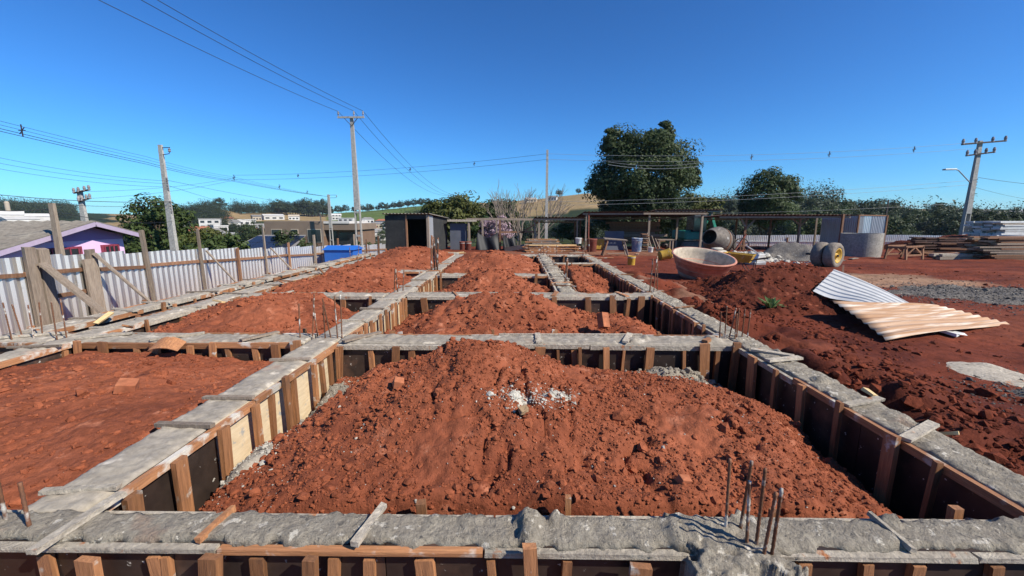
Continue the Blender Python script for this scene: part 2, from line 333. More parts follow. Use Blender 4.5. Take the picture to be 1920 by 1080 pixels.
def heap(name,label,x0,x1,y0,y1,ctrl,res=.025,sig=.33,seed=1,mat='soil',nclod=1500,cs=.012,edge=.14,floor=-.1,amp=1.0,cat='soil heap',group=None,tilt=None,cmat='clod'):
    cx,cy=(x0+x1)/2,(y0+y1)/2; C=np.array(ctrl,float)
    def zf(X,Y):
        w=0;h=0
        d2=[((X-p[0])**2+(Y-p[1])**2)/(2*sig*sig) for p in C]
        m=np.min(np.stack(d2),0)
        for p,d in zip(C,d2):
            k=np.exp(-(d-m)); w=w+k; h=h+k*p[2]
        h=h/w
        h=h+amp*(.075*fbm(X/.55,Y/.55,3,seed)+.06*fbm(X/.16,Y/.16,3,seed+5)+.028*fbm(X/.05,Y/.05,3,seed+9))
        g_=vnoise(X/.07+3.5*fbm(X/.3,Y/.3,3,seed+3),Y/.22,seed+7); h=h-amp*.035*sstep(.75,.98,g_)*sstep(.1,.4,h)
        cv=np.abs(fbm(X/.34,Y/.42,3,seed+31)); h=h-amp*.05*(1-sstep(.0,.055,cv))*sstep(-.05,.2,fbm(X/.7,Y/.7,2,seed+33))*sstep(.12,.35,h)
        e=np.minimum(np.minimum(X-x0,x1-X),np.minimum(Y-y0,y1-Y))+.06*fbm(X/.2,Y/.2,2,seed+2)
        k=sstep(0,edge,e); return floor+(h-floor)*k
    t=thing(name,label,cat,(cx,cy,0),group)
    nx=int((x1-x0)/res)+1; ny=int((y1-y0)/res)+1
    X=np.linspace(x0,x1,nx); Y=np.linspace(y0,y1,ny)
    me=gridmesh('earth',X-cx,Y-cy,lambda a,b:zf(a+cx,b+cy)); link('earth',me,G[mat],t)
    if nclod:
        px=NR.uniform(x0+.05,x1-.05,nclod); py=NR.uniform(y0+.05,y1-.05,nclod); pz=zf(px,py)
        k=(pz>floor+.03)&(fbm(px/.4,py/.4,2,seed+13)>-.28); px,py,pz=px[k],py[k],pz[k]
        S=np.clip(cs*NR.lognormal(0,.55,len(px)),.004,.055)
        clods('clods',np.stack([px-cx,py-cy,pz+S*.15],-1),S,G[cmat],t)
    return t,zf
m1,z1=heap('soil_heap','largest red soil heap, in the front middle foundation cell',-1.66,1.97,1.38,3.52,
 [(-.375,2.72,.79),(-.08,2.75,.66),(.3,2.75,.52),(.8,2.75,.46),(1.2,2.6,.46),(1.55,2.45,.44),(1.62,2.1,.40),(1.45,1.6,.40),(1.72,1.5,.28),(-.75,2.6,.63),(-1.0,2.5,.52),(-1.15,2.25,.48),(-1.18,1.95,.44),(-1.22,1.7,.40),(-1.28,1.47,.32),(-1.55,1.5,.1),(-1.55,1.8,.08),(-1.5,2.2,.08),(-1.45,2.6,.1),(-1.55,2.9,.1),(-1.3,3.2,.15),(0,2.2,.60),(-.5,2.1,.60),(.6,2.2,.50),(1.1,2.0,.46),(0,1.6,.44),(-.6,1.6,.42),(.6,1.55,.42),(1.1,1.55,.42),(1.9,2.2,-.04),(1.93,1.7,-.02),(1.88,2.9,-.03),(1.55,3.0,.2),(1.0,3.2,.22),(.3,3.25,.25),(-.35,3.25,.35),(-.9,3.2,.25)],
 res=.0125,sig=.22,seed=3,nclod=26000,cs=.0052,amp=.72)
px=NR.uniform(-1.5,1.85,520); py=NR.uniform(1.45,3.4,520); S=np.clip(.0032*NR.lognormal(0,.5,520),.002,.012)
clods('pebbles',np.stack([px-.155,py-2.45,z1(px,py)+S*.3],-1),S,G['lime'],m1)
th_=NR.uniform(0,6.28,80); px=np.clip(-.1+1.15*np.cos(th_)*NR.uniform(.5,1.3,80),-1.4,1.7); py=np.clip(2.2+.75*np.sin(th_)*NR.uniform(.6,1.2,80),1.45,3.3); S=NR.uniform(.012,.03,80)
clods('lumps',np.stack([px-.155,py-2.45,z1(px,py)+S*.2],-1),S,G['clod'],m1)
m2,z2=heap('soil_heap','rounded red soil heap in the middle cell, just beyond the nearest cross beam',-1.66,1.97,3.82,5.76,
 [(-.3,4.9,.66),(.1,4.85,.62),(-.8,4.9,.58),(-1.3,4.6,.40),(-1.55,4.8,.12),(-1.5,4.1,.1),(-.9,4.2,.42),(-.3,4.2,.46),(.3,4.2,.42),(.7,4.8,.42),(.8,4.3,.3),(1.2,4.8,.44),(1.3,4.4,.38),(1.6,4.6,.25),(1.88,4.6,-.03),(1.88,5.4,-.05),(1.3,5.4,.2),(.6,5.5,.24),(-.3,5.5,.4),(-1.2,5.5,.25),(1.0,4.0,.3),(.95,4.6,.30)],res=.022,sig=.25,seed=14,nclod=3500,cs=.011)
m3,z3=heap('soil_heap','red soil heap in the third middle cell, left of the lumpy narrow beam',-1.66,.62,6.08,8.0,[(-.4,7.2,.68),(-.9,7.0,.58),(-1.4,6.7,.25),(-1.55,7.5,.1),(.1,7.0,.58),(.4,6.9,.32),(.5,7.5,.1),(-.4,6.4,.40),(.2,6.3,.36),(-1.0,6.3,.3),(-.4,7.8,.5)],res=.03,sig=.28,seed=25,nclod=1500,cs=.013)
m3b,_=heap('soil_heap','farthest middle soil heap, just in front of the black tarpaulin',-1.66,.62,8.28,12.4,[(-.9,10.3,.84),(-.6,9.9,.80),(-1.3,9.6,.5),(-.2,9.5,.62),(.3,9.3,.3),(-.5,8.7,.52),(.2,10.4,.5),(.5,11,.2),(-1.5,11,.2),(-.6,11.5,.5)],res=.045,sig=.4,seed=33,nclod=900,cs=.017)
m3c,_=heap('soil_heap','narrow soil heap between the lumpy beam and the long right beam',.9,1.97,6.08,10.1,[(1.2,8.4,.56),(1.15,7.4,.46),(1.2,6.6,.34),(1.6,7.5,.18),(1.6,9,.25),(1.9,7,-.05),(1.9,9,-.05),(1.2,9.6,.4)],res=.03,sig=.3,seed=37,nclod=1200,cs=.013)
m4,z4=heap('soil_heap','broad flat-topped red soil fill in the front left cell',-4.06,-1.93,.6,3.52,[(-3.4,3.0,.44),(-2.8,3.0,.42),(-2.3,3.1,.33),(-2.05,2.6,.38),(-2.05,2.0,.40),(-2.1,1.4,.36),(-2.8,2.2,.42),(-3.5,2.2,.40),(-2.8,1.4,.38),(-3.8,3.1,.40),(-2.4,3.4,.28),(-2.9,3.45,.32),(-3.6,3.45,.36)],res=.02,sig=.3,seed=41,nclod=3000,cs=.0085,edge=.07,amp=.42)
m5,z5=heap('soil_heap','low rounded soil heap in the left cell beyond the nearest cross beam',-4.04,-1.93,3.82,5.76,[(-3.1,4.8,.68),(-3.5,4.7,.56),(-2.6,4.8,.58),(-2.25,4.6,.36),(-3.9,4.6,.35),(-3.1,4.2,.46),(-2.4,4.1,.36),(-3.7,4.1,.38),(-3.0,5.5,.5),(-2.2,5.4,.25),(-3.8,5.4,.42)],res=.025,sig=.27,seed=52,nclod=2000,cs=.0105,amp=.7)
m6,_=heap('soil_heap','left soil heap in the third cell, beside the pale starter bars',-4.04,-1.93,6.08,8.9,[(-3.05,7.4,.66),(-3.5,7.0,.56),(-2.6,7.3,.55),(-2.2,7.0,.3),(-3.8,7.2,.4),(-3.0,6.4,.5),(-2.3,6.3,.38),(-3.7,6.3,.42),(-2.2,8.2,.3),(-3,8.4,.5)],res=.032,sig=.32,seed=61,nclod=1500,cs=.013)
m7,_=heap('soil_heap','tall far left soil heap in front of the black shed',-4.04,-1.93,9.0,13.2,[(-2.9,11,.84),(-3.3,10.6,.74),(-2.5,11,.7),(-2.2,10.4,.35),(-3.8,10.6,.4),(-2.8,9.6,.55),(-2.3,9.4,.3),(-3.7,9.6,.5),(-2.2,12.2,.4),(-3,12.4,.6)],res=.045,sig=.38,seed=66,nclod=900,cs=.017)
m8,z8=heap('soil_heap','dark excavated soil heap beside the loose tin sheets',2.7,6.2,5.2,8.6,[(4.8,7.1,.80),(5.25,7.15,.76),(4.2,7.0,.66),(3.6,6.6,.5),(3.2,6.2,.3),(4.2,6.3,.46),(4.0,5.8,.28),(4.8,6.3,.42),(5.5,6.6,.3),(5.9,7.3,.25),(3.2,7.3,.25),(4.4,7.9,.4),(5.4,8,.3),(4.6,5.5,.2),(5.6,5.6,.18),(3,5.5,.2),(2.9,6.8,.2)],res=.03,sig=.3,seed=71,mat='soil_dark',cmat='clod_dark',nclod=2500,cs=.014,edge=.5,floor=.05)
# loose soil ridge beside the right-hand beam, and crumbs over the yard
n=5200; px=2.3+np.abs(NR.normal(0,.75,n)); py=NR.uniform(1.1,6.5,n); k=fbm(px/.5,py/.5,3,77)>-.12; px,py=px[k],py[k]
S=np.clip(.013*NR.lognormal(0,.6,len(px)),.005,.06); pz=site(px,py)
o=clods('loose_clods',np.stack([px,py,pz+S*.1],-1),S,G['clod_dark'],None); tag(o,'loose clods of dark soil strewn beside the right-hand beam','loose soil',None,'stuff')
n=2600; px=NR.uniform(2.4,13,n); py=NR.uniform(2.5,13,n); S=np.clip(.011*NR.lognormal(0,.6,n),.005,.05); pz=site(px,py)
o=clods('soil_crumbs',np.stack([px,py,pz],-1),S,G['clod_dark'],None); tag(o,'small soil crumbs scattered across the open yard','loose soil',None,'stuff')
# ---------------- foundation beams with their formwork ----------------
TOP=.45
STK={}
def stake_mesh(wd,ln,mat):
    key=(wd,ln,mat)
    if key not in STK:
        STK[key]=[MB().box((0,0,-ln/2),(wd,.026,ln),None,.003).mesh('stake') for _ in range(3)]
        for q in STK[key]: q.materials.append(G[mat])
    return rnd.choice(STK[key])
def beam(label,ax,lo,hi,c0,c1,res=.03,mat='concrete',lumps=(),ties=(),stakes=(None,None),rails=(1,1),panel=('film_ply','film_ply'),rough=1.0,seed=0,step=(.2,.36),top=TOP,gaps=(),rail=None,cuts=()):
    """ax 'x' or 'y'; lo..hi along it, c0..c1 across; forms on both long sides"""
    L=hi-lo; W=c1-c0; mid=((lo+hi)/2,(c0+c1)/2)
    t=thing('grade_beam',label,'foundation beam',(mid[0],mid[1],0) if ax=='x' else (mid[1],mid[0],0),'foundation beams in timber formwork',kind='thing')
    def P(a,c,z): return (a,c,z) if ax=='x' else (c,a,z)
    nu=max(8,int(L/res)); nv=max(7,int(W/res)); u=np.linspace(-L/2,L/2,nu); v=np.linspace(-1,1,nv)
    U,Vv=np.meshgrid(u,v)
    ed=.006*fbm(U/.15+seed,Vv*3,3,seed)*rough; half=W/2+(.012 if rail else .003)+ed*1.6
    if rail: half=half+.012+.035*fbm(U/.05,Vv*2+7,3,seed+8)
    C=Vv*half+.0
    wx=U+lo+L/2; wy=C+c0+W/2
    Z=top-.002+rough*(.010*fbm(wx/.25,wy/.12,3,seed+1)+.016*fbm(wx/.035,wy/.035,3,seed+2))-(.026 if rail else .012)*np.abs(Vv)**10
    for (a,c,r,h) in lumps:
        d=np.hypot(wx-a,(wy-c))/r+.5*fbm(wx/.07,wy/.07,3,seed+4); Z=Z+.7*h*(1-sstep(.45,.95,d))*(.62+.5*fbm(wx/.03,wy/.03,3,seed+6))
    sw=(ax=='y'); V=np.stack([C,U,Z] if sw else [U,C,Z],-1).reshape(-1,3); n0=len(V)
    i=np.arange((nv-1)*(nu-1)); a=(i//(nu-1))*nu+i%(nu-1); F=np.stack([a,a+1,a+nu+1,a+nu],1)
    # skirts
    rim=np.concatenate([np.arange(nu),np.arange(1,nv)*nu+nu-1,(nv-1)*nu+np.arange(nu-2,-1,-1),np.arange(nv-2,0,-1)*nu])
    low=V[rim].copy(); low[:,2]=top-.03; low[:,1 if ax=='x' else 0]=np.clip(low[:,1 if ax=='x' else 0],-W/2+.001,W/2-.001)
    V2=low.copy(); V2[:,2]=-.1; V=np.concatenate([V,low,V2]); k=len(rim); j=np.arange(k); j2=(j+1)%k
    F=np.concatenate([F,np.stack([rim[j],n0+j,n0+j2,rim[j2]],1),np.stack([n0+j,n0+k+j,n0+k+j2,n0+j2],1)]);
    if sw: F=F[:,::-1]
    link('concrete',npmesh('concrete',V,F,True),G[mat],t)
    wm='timber_x' if ax=='x' else 'timber_y'
    for si,sg in enumerate((-1,1)):
        if not rails[si]: continue
        # plywood panels
        a=lo
        while a<hi-.05:
            e=min(a+rnd.uniform(.8,1.25),hi)
            if si==1: e=min([e]+[q for q in cuts if q>a+.05]) 
            if hi-e<.25: e=hi
            if not any(g0<=(a+e)/2<=g1 for g0,g1,gs in gaps if gs in (si,2)):
                pm=panel[si](.5*(a+e)) if callable(panel[si]) else panel[si]
                b=MB(); ca=sg*(W/2+.001); cb=sg*(W/2+.019); z1=top-.018+rnd.uniform(-.008,.004)
                q=[P(a-mid[0]+.002,ca,-.12),P(e-mid[0]-.002,ca,-.12),P(e-mid[0]-.002,cb,-.12),P(a-mid[0]+.002,cb,-.12)]
                b.hexa([*q,*[(x,y,z1) for x,y,_ in q]]); b.build('form_panel',G[pm],t)
            a=e
        # top rails
        a=lo+rnd.uniform(0,.05)
        while a<hi-.05:
            e=min(a+rnd.uniform(.7,1.6),hi)
            if not any(g0<=(a+e)/2<=g1 for g0,g1,gs in gaps if gs in (si,2)):
                b=MB(); z=top-.03+rnd.uniform(-.006,.008); dz=rnd.uniform(-.006,.006); h=rnd.uniform(.038,.05); th=rnd.uniform(.024,.032)
                if rail: h,th=rail[si]; z=top-.02-h/2+rnd.uniform(-.002,.002); dz=0
                b.bar(P(a-mid[0]+.004,sg*(W/2+.021+th/2),z),P(e-mid[0]-.004,sg*(W/2+.021+th/2),z+dz),th,h,j=.002)
                b.build('top_rail',G['cement_pale'] if rnd.random()<(.8 if rail else .5) else G[wm],t)
            a=e
        # stakes
        pos=stakes[si]
        if pos is None:
            pos=[]; a=lo+rnd.uniform(.08,.2)
            while a<hi-.03: pos.append(a); a+=rnd.uniform(*step)*(1 if rnd.random()>.18 else .35)
        for a in pos:
            wd=None
            if isinstance(a,tuple): a,wd,up=a
            else: wd=rnd.choice([.025,.03,.04,.045,.055]); up=rnd.choice([-.055,-.055,-.02,.0,.012,.03])
            if any(g0<=a<=g1 for g0,g1,gs in gaps if gs in (si,2)): continue
            off=W/2+.02+.0135 if up<-.05 else W/2+(.058 if not rail else .064)+.0135
            me=stake_mesh(wd,.56,'timber')
            link('stake',me,None,t,P(a-mid[0],sg*off,top+up),(rnd.uniform(-.03,.03),rnd.uniform(-.09,.09) if ax=='x' else rnd.uniform(-.03,.03),(0 if ax=='x' else PI/2)+rnd.uniform(-.08,.08)))
    for (a,sk_,ln,wd,dz) in ties:
        b=MB(); c=math.sin(sk_); s_=math.cos(sk_)
        b.bar(P(a-mid[0]-c*ln/2,-s_*ln/2,top+.004+dz),P(a-mid[0]+c*ln/2,s_*ln/2,top+.006+dz*.5),wd,.018,j=.003)
        b.build('tie_batten',G[rnd.choice(['cement_pale','timber_grey','cement_pale',wm])],t)
    return t
def autoties(lo,hi,every,W,n=0):
    out=[]; a=lo+every*.6
    while a<hi-.1: out.append((a,rnd.uniform(-.35,.35),W+rnd.uniform(.08,.2),rnd.choice([.03,.045,.06]),rnd.uniform(-.004,.008))); a+=every*rnd.uniform(.6,1.4)
    return out
YB=(-1.92,-1.67)
c0s=[(-2.1,.042,-.02),(-1.9,.042,-.055),(-1.65,.04,-.055),(-1.45,.065,-.03),(-1.26,.042,-.055),(-1.22,.025,-.055),(-1.03,.06,-.02),(-.90,.045,-.055),(-.69,.042,-.02),(-.63,.035,-.055),(-.51,.04,-.055),(-.32,.06,-.055),(-.09,.03,-.055),(.04,.045,.035),(.17,.03,-.055),(.41,.065,-.03),(.98,.042,-.055),(1.19,.035,-.055),(1.36,.042,-.055),(1.62,.042,-.055),(1.9,.042,-.055),(2.2,.042,-.055)]
beam('front cross beam of wet concrete in timber formwork, nearest the viewer','x',-2.5,2.9,1.262,1.362,rail=((.018,.028),(.018,.014)),res=.011,mat='concrete_rough',seed=5,rough=.75,
  lumps=[(.04,1.27,.05,.055),(.045,1.35,.06,.07),(.16,1.36,.05,.045),(-.5,1.3,.07,.02),(1.37,1.37,.05,.05),(1.82,1.36,.09,.03),(.6,1.36,.12,.03),(-.17,1.36,.05,.02),(.62,1.25,.1,.02),(.95,1.33,.06,.02)],
  ties=[(-1.60,.05,.30,.035,.006),(-1.10,.09,.16,.02,-.006),(-.535,.19,.2,.028,.004),(.04,0,.16,.03,-.006),(1.335,-.03,.17,.02,-.008)],stakes=(c0s,[-1.35,-.62,-.38,.2,1.0,1.7]),panel=('film_ply','film_ply'),gaps=[(.55,.93,0)])
beam('long beam of smoothed grey concrete left of the largest soil heap','y',1.366,12.7,*YB,res=.016,mat='concrete',seed=9,rough=.6,
  ties=[(1.49,.1,.29,.03,.0),(2.02,-.05,.32,.035,-.002),(2.36,.0,.31,.03,.0),(3.06,.05,.31,.035,.0),(4.3,.05,.3,.04,.002),(4.9,0,.3,.04,.002),(5.5,0,.3,.04,0),(6.6,0,.3,.04,0),(7.3,.1,.3,.04,0),(8.6,.1,.3,.04,0),(10,.1,.3,.04,0)],
  stakes=(None,[(1.5,.06,-.03),(1.74,.06,-.02),(2.04,.06,-.02),(2.31,.05,-.02),(2.53,.035,-.055),(2.64,.045,.03),(2.8,.04,-.055),(3.03,.045,-.02),(3.22,.035,-.055),(3.38,.05,-.055),(3.45,.04,-.03)]+[3.86+i*.155+rnd.uniform(-.03,.03) for i in range(13)]+[6.1+i*.2+rnd.uniform(-.05,.05) for i in range(32)]),
  cuts=(2.04,),panel=('film_ply',lambda a:'film_ply' if a<2.03 else 'bare_ply'),step=(.4,.7),gaps=[(1.2,8,0)])
beam('long rough beam at the right edge of the foundation, beside the yard','y',1.366,12.9,1.98,2.21,res=.014,mat='concrete_rough',seed=13,rough=1.3,
  lumps=[(2.7,2.1,.06,.06),(3.3,2.17,.06,.05),(2.2,2.15,.07,.03),(4.6,2.1,.08,.05),(5.5,2.15,.1,.04)],ties=[(2.0,.5,.35,.05,.006),(3.1,.25,.32,.05,.01),(3.25,-.6,.3,.06,.01),(2.35,.3,.3,.04,.004)]+autoties(4.5,12.5,.9,.2),step=(.22,.45),stakes=([(1.95,.07,.02),1.72,2.3,(2.62,.05,0),(2.9,.04,0),(3.2,.09,.0)]+[3.9+i*.2+rnd.uniform(-.05,.05) for i in range(44)],None),gaps=[(1.3,12.9,1)])
beam('lumpy narrow concrete beam between two soil heaps, right of centre','y',6.1,13.0,.64,.88,res=.03,mat='concrete_rough',seed=17,rough=2.4,
  lumps=[(y,.64+rnd.uniform(0,.24),.12,.05) for y in (6.3,6.8,7.2,7.9,8.5,9.2,9.8)],ties=autoties(6.4,12,.5,.25),step=(.3,.6))
beam('outer left beam running alongside the metal fence','y',3.82,13.2,-4.92,-4.67,res=.03,seed=21,rough=1.2,ties=autoties(4,13,.6,.25),step=(.5,.9),lumps=[(7,-4.8,.12,.05),(9,-4.8,.12,.05),(11,-4.8,.12,.05)])
beam('inner left beam next to the outer one along the fence side','y',.4,13.2,-4.30,-4.06,res=.03,seed=25,rough=1.0,ties=autoties(1,13,.7,.25),step=(.4,.8),gaps=[(.3,3.4,0)])
g1=[(-4.3,-4.0,2),(-2.0,-1.6,2)]
beam('second cross beam, passing behind the peak of the largest soil heap','x',-1.64,1.96,3.54,3.80,res=.018,mat='concrete',seed=29,rough=.9,
  lumps=[(.19,3.6,.05,.07),(1.05,3.62,.06,.06),(1.2,3.7,.06,.05),(1.78,3.65,.09,.07),(-1.2,3.75,.08,.03)],ties=[(-1.45,.6,.4,.05,.01),(1.02,.4,.3,.05,.01),(1.8,.8,.35,.05,.012),(.19,0,.3,.05,.0)],
  stakes=([(-1.58,.05,-.02),(-1.32,.045,-.055),(-1.08,.06,-.02),(-.95,.06,-.055),(-.35,.05,-.055),(.2,.09,-.02),(.36,.02,-.055),(.5,.05,-.055),(.55,.03,-.02),(.78,.055,-.02),(.95,.025,-.055),(1.17,.075,-.02),(1.48,.03,-.055),(1.64,.08,.02),(1.78,.04,-.055),(1.92,.06,.03)],None))
beam('left stretch of the second cross beam, meeting the rusty curled offcut','x',-4.04,-1.95,3.54,3.80,res=.02,seed=30,rough=.9,lumps=[(-2.5,3.66,.07,.05),(-3.3,3.7,.1,.02)],ties=[(-2.42,.5,.34,.06,.012),(-3.9,1.1,.4,.05,.01),(-3.2,.9,.4,.05,.006)],
  stakes=([(-3.95,.05,.02),(-3.72,.075,.012),(-3.45,.05,-.055),(-3.25,.09,.0),(-2.93,.05,-.02),(-2.72,.05,.012),(-2.62,.04,-.055),(-2.37,.05,-.055),(-2.16,.07,-.0),(-1.98,.09,.03)],None))
beam('short beam stub joining the two left beams at the front','x',-4.92,-4.32,3.54,3.80,res=.025,seed=31,ties=[(-4.6,1.2,.5,.05,.01)],stakes=([(-4.85,.05,0),(-4.5,.06,0)],None))
beam('third cross beam behind the rounded middle heap','x',-1.64,1.96,5.79,6.05,res=.03,seed=33,rough=1.3,lumps=[(.75,5.9,.25,.05),(1.9,5.9,.15,.05)],ties=autoties(-1.4,1.9,.8,.25),
  stakes=([(-1.35,.09,-.02),(-.3,.03,-.055),(0,.05,-.055),(.25,.08,-.02),(.42,.05,-.055),(.52,.07,.0),(1.0,.08,.0),(1.35,.09,.03),(1.58,.05,-.02),(1.76,.09,.01)],None))
beam('left stretch of the third cross beam, in front of the pale starter bars','x',-4.04,-1.95,5.79,6.05,res=.03,seed=35,rough=1.2,ties=autoties(-3.9,-2,.7,.25),step=(.3,.5))
beam('short left cross beam in front of the far left soil heap','x',-4.04,-1.95,8.6,8.85,res=.04,seed=37,rough=1.2,step=(.4,.6))
beam('short cross beam between the two farther middle heaps','x',-1.64,.62,8.02,8.26,res=.04,seed=39,rough=1.2,step=(.35,.6))
beam('short far cross beam between lumpy beam and right beam','x',.9,1.96,10.15,10.4,res=.04,seed=41,rough=1.2,step=(.2,.3))
beam('last cross beam at the far end, in front of the lumber','x',-1.64,1.96,12.5,12.75,res=.04,seed=43,rough=1.2,step=(.3,.5))
beam('far left end cross beam in front of the black shed','x',-4.04,-1.95,13.25,13.5,res=.05,seed=45,rough=1.2,step=(.3,.6))
# poured column head bulging out of the front beam
xs_=np.linspace(.55,.93,64); ys_=np.linspace(1.06,1.42,60)
def zh(X,Y):
    d=np.maximum(np.abs(X-.74)/.19,np.abs(Y-1.255)/.15)+.35*fbm(X/.06,Y/.06,3,83)
    return -.1+(.557+.018*fbm(X/.03,Y/.03,3,84)-.1*sstep(1.2,1.08,Y)*0)*(1-sstep(.78,1.0,d))
t=thing('column_base','lumpy concrete column base bulging from the front beam around starter bars','column base',(0.74,1.22,0))
link('concrete',gridmesh('concrete',xs_-.74,ys_-1.22,lambda a,b:zh(a+.74,b+1.22)),G['concrete_rough'],t)
# ---------------- starter bars ----------------
def bars(label,L,ht,r=.0052,hv=.05,dark=False):
    x=sum(p[0] for p in L)/len(L); y=sum(p[1] for p in L)/len(L)
    t=thing('starter_bars',label,'rebar',(x,y,TOP-.05),'starter bars standing out of the beams')
    for p in L:
        h=p[2] if len(p)>2 else ht+rnd.uniform(-hv,hv); lx,ly=rnd.uniform(-.03,.03)*h/.3,rnd.uniform(-.03,.03)*h/.3
        b=MB(); N_=int(h/.012) if y<4 else 6; pts=[(lx*k/N_,ly*k/N_,h*k/N_+.05*(k>0)) for k in range(N_+1)]
        b.tube(pts,[r*(1+(.16 if k%2 else -.06)*(y<4)) for k in range(N_+1)],8)
        b.build('bar',G['rebar'],t,(p[0]-x,p[1]-y,0),smooth=True)
bars('six rusty starter bars standing in the front beam, nearest the viewer',[(.752,1.317,.27),(.805,1.318,.27),(.787,1.244,.23),(.817,1.24,.29),(.812,1.19,.25),(.846,1.2,.25)],.27)
bars('thin rusty starter bars where the right beam meets the second cross beam',[(1.86,3.66),(1.93,3.7),(1.974,3.705),(2.011,3.673),(2.044,3.708),(2.113,3.744),(2.144,3.709)],.30,r=.0055,hv=.06)
bars('dark and pale starter bars where the left long beam meets the second cross beam',[(-2.05,3.684),(-1.933,3.686),(-1.92,3.757),(-1.796,3.653),(-1.762,3.688),(-1.69,3.672),(-1.66,3.70)],.36,r=.006)
bars('leaning starter bars at the left edge in front of the fence',[(-4.683,3.577),(-4.685,3.66),(-4.52,3.614),(-4.536,3.7),(-4.284,3.6),(-4.26,3.66)],.33,r=.0055,hv=.04)
bars('four starter bars on the right beam in front of the pink tank',[(1.98,6.07),(2.03,6.2),(2.06,6.117),(2.15,6.22)],.5,r=.008,hv=.04)
bars('pair of brown bars beside the lumpy narrow beam',[(.82,7.04),(.87,7.16)],.42,r=.012,hv=.02)
bars('tall dark starter bars on the left long beam in front of the shed door',[(-1.86,8.7,.75),(-1.8,8.8,.72),(-1.74,8.72,.7),(-1.83,9.2,.7)],.7,r=.02)
bars('pale cement-coated starter bars on the left long beam',[(-1.87,6.06,.36),(-1.83,6.1,.36),(-1.78,6.2,.34)],.35,r=.009)
bars('starter bars in the bottom left corner of the view',[(-1.866,1.272),(-1.909,1.33),(-1.775,1.293)],.2,r=.006)
bars('short starter bars at the far end of the right beam',[(2.0,12.5),(2.1,12.6),(2.18,12.5)],.55,r=.012)
bars('thin bars sticking up at the far end of the lumpy beam',[(.7,12.5),(.8,12.55),(.9,12.6),(1.2,12.6)],.3,r=.012)
bars('row of pale bars at the far left in front of the blue container',[(-4.8,12.2),(-4.8,11.6),(-4.75,12.6),(-4.8,13.1)],.3,r=.009)
# ---------------- corrugated sheets, fences ----------------
def corr(w,h,pitch=.125,depth=.0245,kind='trap',th=.0016,nseg=1,bend=None):
    """upright sheet: width along +X from 0, height along +Z from 0, ribs towards -Y; thin closed shell"""
    pr=[]; x=0
    if kind!='wave':
        a=pitch*.24; s=pitch*.26; a2=2*a+s
        if kind=='pan': a=pitch*.74; s=pitch*.09; a2=a+s+pitch*.08
        while x<w-1e-6:
            for dx,d in ((0,0),(a,0),(a+s,1),(a2,1)):
                if x+dx<=w: pr.append((x+dx,-d*depth))
            x+=pitch
        pr.append((w,0))
    else:
        n=int(w/pitch)*6
        pr=[(w*i/n,-depth/2*(1-math.cos(2*PI*i/6))) for i in range(n+1)]
    pr=np.array(pr); k=len(pr); zs=np.linspace(0,h,nseg+1)
    def lay(o): return np.concatenate([np.stack([pr[:,0],pr[:,1]+o,np.full(k,z)],1) for z in zs])
    V=np.concatenate([lay(0),lay(th)]); n=len(V)//2; F=[]
    for r in range(nseg):
        for i in range(k-1):
            a=r*k+i; F+=[(a,a+1,a+k+1,a+k),(n+a,n+a+k,n+a+k+1,n+a+1)]
    for i in range(k-1): F+=[(i,n+i,n+i+1,i+1)]; a=nseg*k+i; F+=[(a,a+1,n+a+1,n+a)]
    for r in range(nseg):
        a=r*k; F+=[(a,a+k,n+a+k,n+a)]; a=r*k+k-1; F+=[(a,n+a,n+a+k,a+k)]
    if bend is not None: V=bend(V)
    return npmesh('sheet',V,F,kind=='wave')
SH=[corr(1.0,2.1) for _ in range(3)]; SW=corr(.72,2.0,.06,.014,'wave')
for q in SH+[SW]: q.materials.append(G['galv'])
def ftop(y): return 1.05-.0505*(y-5.4)
t=thing('sheet_metal_fence','long galvanised corrugated fence along the left side of the site','fence',(-7,4,-1.2))
y=3.2
while y<23:
    if abs(y-5.75)<.3: link('sheet',SW,None,t,(.0,5.86-4,ftop(6)-.07-2.0+1.2),(0,0,PI/2)); y=6.5; continue
    link('sheet',rnd.choice(SH),None,t,(rnd.uniform(-.006,.006),y-4,ftop(y+.5)-2.1+1.2+rnd.uniform(-.02,.02)),(rnd.uniform(-.01,.01),0,PI/2)); y+=.985
def fpost(y,w,d,top,lean=0,mat='timber_grey',x=.09):
    b=MB(); b.bar((x,y-4+lean,-.6),(x+rnd.uniform(-.02,.02),y-4-lean*.3,top+1.2),d,w,up=(0,1,0),j=.012); b.build('post',G[mat],t)
fpost(5.66,.13,.06,1.15); fpost(5.84,.13,.06,1.12,mat='timber_grey'); fpost(6.45,.2,.05,.92,mat='timber_grey',x=.12); fpost(6.5,.1,.07,1.06)
for y,top,ln in ((7.5,1.34,.07),(8.78,1.33,.03),(9.98,.83,0),(11.05,1.33,.05),(12.2,.84,0),(13.8,1.01,0),(14.42,1.74,.12),(15.6,.8,0),(17.2,.9,0),(18.6,.62,0),(20.2,.7,0)): fpost(y,.05,.05,top,ln,'timber_brown' if top<.9 else 'timber_grey')
ps=[3.2,5.6,5.9,6.4,7.5,8.78,9.98,11.05,12.2,13.8,15.6,17.2,18.6,20.2,22.5]
for a,c in zip(ps[:-1],ps[1:]):
    b=MB(); b.bar((.045,a-4,ftop(a)-.26+1.2),(.045,c-4,ftop(c)-.26+1.2+rnd.uniform(-.03,.03)),.03,.06,j=.004); b.build('rail',G['timber_brown'],t)
b=MB(); b.bar((.045,1.9,1.6),(.045,2.4,1.6),.03,.06); b.build('rail',G['timber_brown'],t)
